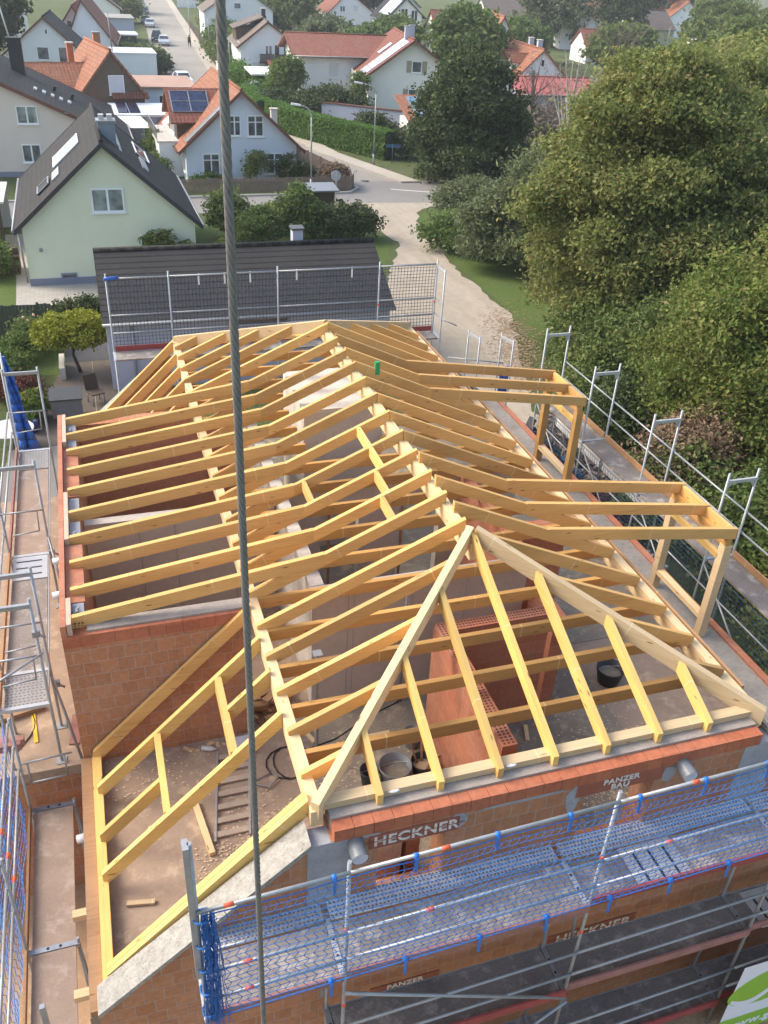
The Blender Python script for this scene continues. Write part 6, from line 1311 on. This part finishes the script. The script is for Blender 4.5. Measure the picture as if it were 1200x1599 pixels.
far_tree('yard tree beside the grey roof house at the street top', 9.5, 205, 4, 5.5, L_GOV, 109, 5000, .45)
far_tree('tree at the far end of the street, right side', 34, 225, 6, 8, L_MID, 110, 7000, .6)
far_tree('grey green tree in the gap right of the large white house', 41, 160, 4.5, 5.0, L_PINE, 111, 6000)
far_tree('dark tree at the top edge between upper house and glazed house', 66, 212, 8, 12, L_DARK, 112, 8000, .7)
#END_PLANTS
# ------------------------------------------------------------------ fences, lamps, signs, street furniture
def fence(name, label, pts, hgt, mat, gap=.11, bw=.09, rails=2, base=GZ+.02):
    t = empty(name, (*pts[0], base), 0, label, 'fence'); m = mk(); r = mk()
    for a, b in zip(pts, pts[1:]):
        A, Bv = Vector((*a, base)), Vector((*b, base)); d = (Bv-A); L = d.length; d.normalize(); n = int(L/gap)
        for k in range(n):
            c = A+d*(k+.5)*gap; h = hgt*random.uniform(.97, 1.02); m.bar(c+Vector((0, 0, h))-d*bw/2, c+Vector((0, 0, h))+d*bw/2, .022, h-.05)
        for q in range(rails): z = hgt*(.25+.55*q/max(1, rails-1)); r.bar(A+Vector((.0, .035, z)), Bv+Vector((0, .035, z)), .03, .07)
        for k in range(int(L/2.4)+1): c = A+d*min(L, 2.4*k); po = mk().box(c.x-.05, c.x+.05, c.y-.02, c.y+.08, base, base+hgt+.05).build('post', mat, t)
    m.build('boards', mat, t); r.build('rails', mat, t); return t
FW = simple('weathered_fence', (.20, .15, .115), .85, .3, 4)
fence('picket_fence', 'weathered wooden picket fence before the blue white house', [(1.5, 56.35), (16.4, 56.6), (16.9, 57.6)], 1.05, FW)
fence('picket_fence', 'weathered picket fence running back along the street beside the blue white house', [(16.7, 58.4), (15.0, 67.5), (14.4, 72)], 1.1, FW)
fence('board_fence', 'dark grey board fence at the right end of the long hedge', [(25.4, 67.9), (27.6, 64.0), (30, 62)], 1.2, simple('dark_fence', (.09, .08, .075), .85, .3, 4))
fence('board_fence', 'dark green timber fence behind the rose bush on the left', [(-9, 31.4), (-3.6, 31.5)], 1.5, simple('green_fence', (.05, .065, .04), .85, .3, 4), gap=.14, bw=.135)
fence('street_railing', 'railing on a low wall along the pavement right of the street', [(17.6, 128), (20, 160), (22.6, 200)], 1.1, simple('railing_brown', (.12, .085, .07), .8, .3, 4), gap=.35, bw=.2)
fence('picket_fence', 'short rough picket fence beside the gravel track at the far right scaffold corner', [(9.6, 19.2), (11.5, 17.6)], 1.0, FW, gap=.2, bw=.13)
def lamp(label, x, y, h, ax, ay, mat=None):
    t = empty('street_lamp', (x, y, GZ), 0, label, 'street lamp', 'street lamps'); m = mk(); m.tube((0, 0, 0), (0, 0, 1.0), .085, 10); m.tube((0, 0, 1.0), (0, 0, h-.7), .06, 10, .045)
    m.path([(ax*(1-cos(a))*.9, ay*(1-cos(a))*.9, h-.7+.7*sin(a)) for a in np.linspace(0, pi/2, 7)], .04, 8); m.build('pole', mat or STEEL, t, world=False)
    e = Vector((ax*.9, ay*.9, h)); d = Vector((ax, ay, 0)).normalized(); m = mk(); m.bar(e-d*.1+Vector((0, 0, .06)), e+d*.55+Vector((0, 0, .14)), .2, .11); m.build('lamp_head', WHITEP, t, world=False, bevel=.03); return t
lamp('curved steel street lamp before the blue white house fence', 13.4, 56.2, 5.7, -.9, .1)
lamp('taller curved street lamp at the road junction, right of the hedge', 20.7, 65.2, 6.0, -1.3, .2)
lamp('slim street lamp by the bushes right of the street', 19.4, 149, 5.6, -.8, 0)
lamp('street lamp post standing beside the walking person', 17.6, 158, 7.5, -.8, 0)
lamp('distant curved street lamp among the trees, upper right', 107, 158, 6.0, 2.0, 0)
lamp('thin street lamp beside the white carport', 18.1, 121, 5.0, -.6, 0)
tag(mk().box(20.45, 20.75, 65.0, 65.15, GZ+.0, GZ+.0+.02).box(20.62, 20.78, 65.08, 65.24, GZ+.9, GZ+1.15).build('junction_box', simple('box_blue', (.06, .08, .16), .5, .1, 5), loc=(20.7, 65, GZ)), 'small dark box strapped to the junction street lamp', 'box')
tag(mk().bar((22.0, 66.1, GZ+1.5), (23.1, 65.7, GZ+1.5), .03, .26).tube((22.5, 65.9, GZ), (22.5, 65.9, GZ+1.45), .03, 8).build('street_sign', simple('sign_blue', (.03, .11, .20), .5, .1, 5), loc=(22.5, 65.9, GZ)), 'low blue street name plate before the right end of the long hedge', 'street sign')
t = empty('road_sign', (14.05, 51.9, GZ), 0, 'round grey road sign seen from behind beside the small hut', 'road sign'); mk().tube((0, 0, 0), (0, 0, 2.3), .03, 8).build('pole', STEEL, t, world=False); mk().tube((0, .04, 2.1), (0, .07, 2.1), .33, 20).build('sign_plate', simple('sign_back', (.50, .51, .53), .5, .1, 5), t, world=False)
t = empty('bin_shelter', (12.6, 50.2, GZ), 0, 'small dark hut with a flat grey roof beside the cross road', 'hut')
mk().box(-.75, .75, -.6, .6, 0, 1.7).build('wall', DARKW, t, world=False); mk().slab([(-1.0, -.85, 1.75), (1.0, -.85, 1.75), (1.0, .85, 1.9), (-1.0, .85, 1.9)], .09).build('roof', simple('zinc_roof', (.20, .215, .235), .5, .1, 3), t, world=False)
m = mk(); m.slab([(1.0, -.9, .0), (1.9, -.9, .0), (1.25, -.7, 1.2), (1.0, -.7, 1.2)], .05); m.build('ramp', DARKW, t, world=False)
# white carport right of the street
t = empty('white_carport', (19.9, 106, GZ), 0, 'white roofed carport right of the street with a parked white car', 'carport'); mk().slab([(-2.1, -2.5, 2.3), (2.4, -2.5, 2.3), (2.4, 2.5, 2.55), (-2.1, 2.5, 2.55)], .15).build('roof', WHITEP, t, world=False)
for x in (-1.9, 2.2):
    for y in (-2.2, 2.2): mk().box(x-.07, x+.07, y-.07, y+.07, 0, 2.2).build('post', DARKW, t, world=False)
# cars
def car(label, x, y, rz, paint, van=False):
    t = empty('parked_car', (x, y, GZ+.01), rz, label, 'car', 'cars parked along the street'); hw = .86
    # front towards -y
    prof = [(-2.15, .32), (-2.2, .62), (-2.0, .78), (-1.15, .93), (-.45, 1.42), (.9, 1.46), (1.75, 1.02), (2.1, .92), (2.15, .40)]
    if van: prof = [(-2.1, .32), (-2.15, .7), (-1.7, .98), (-1.0, 1.75), (2.0, 1.8), (2.15, 1.0), (2.15, .4)]
    m = mk(); n = len(prof)
    def wy(z): return hw if z < .98 else hw-.22*(z-.98)/.48
    for a in range(n):
        b = (a+1) % n; (y0, z0), (y1, z1) = prof[a], prof[b]; m.face([(-wy(z0), y0, z0), (wy(z0), y0, z0), (wy(z1), y1, z1), (-wy(z1), y1, z1)][::-1])
    cy = 0.; 
    for s in (-1, 1):
        pts = [(s*wy(z), yy, z) for yy, z in prof]; m.face(pts if s > 0 else pts[::-1])
    m.build('body', paint, t, world=False, bevel=.05)
    g = mk(); z0, z1 = (.98, 1.36) if not van else (1.05, 1.62)
    ya, yb = (-1.05, -.52) if not van else (-1.62, -1.12)
    g.face([(-.70, ya-.02, z0+.02), (.70, ya-.02, z0+.02), (.62, yb-.02, z1+.02), (-.62, yb-.02, z1+.02)])
    for s in (-1, 1):
        x0, x1 = s*(wy(z0)+.012), s*(wy(z1)+.012); q = [(x0, ya+.25, z0), (x0, 1.35, z0), (x1, .95, z1), (x1, yb+.12, z1)]; g.face(q if s > 0 else q[::-1])
    g.face([(-.66, 1.72, 1.1), (-.60, 1.02, 1.42), (.60, 1.02, 1.42), (.66, 1.72, 1.1)]); g.build('windows', GLASS_D, t, world=False)
    for s in (-1, 1):
        for yy in (-1.35, 1.35):
            wh = mk().tube((s*(hw-.18), yy, .31), (s*(hw+.015), yy, .31), .31, 16).build('wheel', BLACKP, t, world=False); mk().tube((s*(hw+.01), yy, .31), (s*(hw+.025), yy, .31), .19, 12).build('rim', ALU, wh, world=False)
        mk().box(s*.62-.16, s*.62+.16, -2.2, -2.1, .62, .74).build('headlight', simple('headlamp', (.75, .77, .8), .15, .05, 5), t, world=False); mk().box(s*.66-.13, s*.66+.13, 2.08, 2.17, .70, .84).build('tail_light', RUST, t, world=False)
    mk().box(-.26, .26, -2.215, -2.2, .40, .50).build('number_plate', WHITEP, t, world=False); return t
def paint(n, c): return simple(n, c, .25, .05, 2, metal=.2)
PW, PS, PD, PBK = paint('white_car_paint', (.75, .76, .77)), paint('silver_paint', (.45, .48, .52)), paint('dark_paint', (.04, .045, .055)), paint('blue_paint', (.09, .13, .20))
car('white car parked alone on the street nearest the viewer', 11.0, 112.0, .08, PW)
car('silver hatchback parked before the dark vehicle pair, mid street', 13.6, 160.5, -.1, PS)
car('dark pickup parked tight behind the silver hatchback', 13.0, 166.5, -.1, PD, True)
car('silver blue car leading the second pair up the street', 14.4, 196, -.12, PS)
car('pale blue car right behind the second pair leader up the street', 14.3, 205, -.12, PBK)
car('black car heading the far row at the top of the street', 16.3, 232, -.12, PD)
car('pale car second in the far row at the top of the street', 16.4, 240, -.12, PS)
car('pale blue car third in the far row at the top of the street', 17.2, 251, -.12, PBK)
car('white car third-last, farthest at the top edge of the street', 18.0, 262, -.12, PW)
car('white car parked under the white carport', 19.0, 104.5, 1.4, PW)
car('dark car under the open flat carport left of the street', 6.0, 147.5, 1.4, PD)
# walking person
def person(x, y, label):
    me = bpy.data.meshes.new('body'); V = [(0, 0, .92), (0, 0, 1.15), (0, -.01, 1.38), (0, -.02, 1.50), (0, -.03, 1.62), (0, -.03, 1.70), (.18, 0, 1.40), (.23, .08, 1.12), (.24, -.02, .88), (-.18, 0, 1.40), (-.23, -.08, 1.12), (-.24, -.16, .90), (.10, 0, .86), (.11, -.10, .48), (.11, -.22, .08), (.11, -.34, .04), (-.10, 0, .86), (-.11, .06, .48), (-.11, .26, .10), (-.11, .18, .04)]
    Ed = [(0, 1), (1, 2), (2, 3), (3, 4), (4, 5), (2, 6), (6, 7), (7, 8), (2, 9), (9, 10), (10, 11), (0, 12), (12, 13), (13, 14), (14, 15), (0, 16), (16, 17), (17, 18), (18, 19)]
    R_ = [.16, .15, .18, .06, .09, .085, .075, .055, .04, .075, .055, .04, .10, .07, .05, .04, .10, .07, .05, .04]
    me.from_pydata(V, Ed, []); o = bpy.data.objects.new('person', me); COL.objects.link(o); sk = o.modifiers.new('skin', 'SKIN'); lay = me.skin_vertices[0].data
    for i, r in enumerate(R_): lay[i].radius = (r, r)
    lay[0].use_root = True; su = o.modifiers.new('sub', 'SUBSURF'); su.levels = 1; su.render_levels = 2; me.materials.append(simple('dark_clothes', (.02, .02, .024), .85, .3, 6)); o.location = (x, y, GZ+.12); o.rotation_euler = (0, 0, .1)
    h = mk().ball((0, -.02, 1.70), .115, 12, 8, (1, 1.05, 1.05)).build('hair', simple('dark_hair', (.025, .02, .018), .7, .2, 9), o, world=False)
    c = mk().lathe((0, 0, 0), [(.20, 1.42), (.25, 1.1), (.29, .72), (.27, .70)], 12).build('coat', MATS['dark_clothes'], o, world=False)
    return tag(o, label, 'person')
person(17.3, 157.0, 'person in dark clothes walking down the pavement at the right of the street')
# terrace things
t = empty('covered_grill', (-3.2, 23.6, GZ), 0, 'grill under a grey cover on the wooden terrace', 'grill'); mk().box(-.55, .45, -.35, .35, .15, .85).build('cover', GREYP, t, world=False, bevel=.06); mk().slab([(-.6, -.42, .88), (.5, -.42, .88), (.5, .42, 1.0), (-.6, .42, 1.0)], .06).build('lid', simple('cover_black', (.045, .047, .05), .6, .3, 5), t, world=False)
for s in (-1, 1): mk().tube((.42*s-.05, .3, 0), (.42*s-.05, .3, .2), .04, 6).build('leg', STEEL_D, t, world=False)
t = empty('garden_chair', (-2.25, 24.6, GZ), .4, 'dark folding garden chair beside the covered grill', 'chair'); mk().box(-.25, .25, -.25, .25, .42, .46).build('seat', DARKW, t, world=False); mk().slab([(-.25, .25, .45), (.25, .25, .45), (.25, .42, 1.0), (-.25, .42, 1.0)], .03).build('backrest', DARKW, t, world=False)
for s in (-1, 1):
    for q in (-1, 1): mk().tube((.22*s, .22*q, 0), (.22*s, .22*q, .43), .02, 6).build('leg', STEEL_D, t, world=False)
t = empty('garden_table', (-5.0, 21.6, GZ), 0, 'round pale garden table at the left edge beyond the scaffold', 'table'); mk().tube((0, 0, .70), (0, 0, .74), .72, 28).build('tabletop', simple('pale_table', (.50, .48, .46), .6, .1, 4), t, world=False); mk().tube((0, 0, 0), (0, 0, .70), .05, 8).build('leg', STEEL_D, t, world=False)
tag(mk().box(-3.5, -3.3, 26.9, 28.4, GZ, GZ+.5).build('planter_wall', CONC_L, loc=(-3.4, 27.6, GZ)), 'low pale planter wall left of the golden ball tree', 'planter')
t = empty('garden_pot', (-4.45, 22.7, GZ), 0, 'dark blue pot with upright leaves beside the round table', 'pot'); mk().lathe((0, 0, 0), [(0, 0), (.17, 0), (.24, .42), (.21, .42), (.2, .36), (0, .36)], 18).build('pot', simple('blue_glaze', (.03, .05, .16), .25, .1, 5), t, world=False)
m = mk()
for k in range(14): q = random.uniform(0, 6.3); m.tube((0, 0, .36), (.3*cos(q), .3*sin(q), .9+random.uniform(-.1, .15)), .02, 4, .004)
m.build('leaves', simple('pot_green', (.10, .20, .03), .7, .2, 6), t, world=False)
# fallen leaves on the gravel by the maples
m = mk(); rr = random.Random(3)
for k in range(1700):
    t = rr.random(); x = 14.4+2.6*t+rr.gauss(0, .55); y = 23.5+7.5*t+rr.gauss(0, 1.0)-abs(rr.gauss(0, .8)); a = rr.uniform(0, 6.3); q = rr.uniform(.03, .08); z = GZ+.021+rr.uniform(0, .012)
    m.face([(x+q*cos(a+b), y+q*.8*sin(a+b), z) for b in (0, pi/2, pi, 3*pi/2)])
tag(m.build('fallen_leaves', simple('fallen_leaf', (.27, .185, .115), .9, .4, 1.5)), 'brown fallen leaves spread on the gravel track beneath the maples', 'leaves', kind='stuff')
# ------------------------------------------------------------------ air
def haze_box():
    m = mk().box(-960, 960, -330, 1430, GZ-1, 15.0); o = m.build('haze', bpy.data.materials.new('air')); mt = o.data.materials[0]; mt.use_nodes = True; t = mt.node_tree; t.nodes.remove(t.nodes['Principled BSDF'])
    v = t.nodes.new('ShaderNodeVolumePrincipled'); v.inputs['Color'].default_value = (.92, .95, 1, 1); v.inputs['Density'].default_value = .00045; v.inputs['Anisotropy'].default_value = .3
    t.links.new(v.outputs[0], t.nodes['Material Output'].inputs['Volume']); tag(o, kind='stuff', label='thin pale haze filling the air over the whole town', cat='haze')
haze_box()
#END_ALL
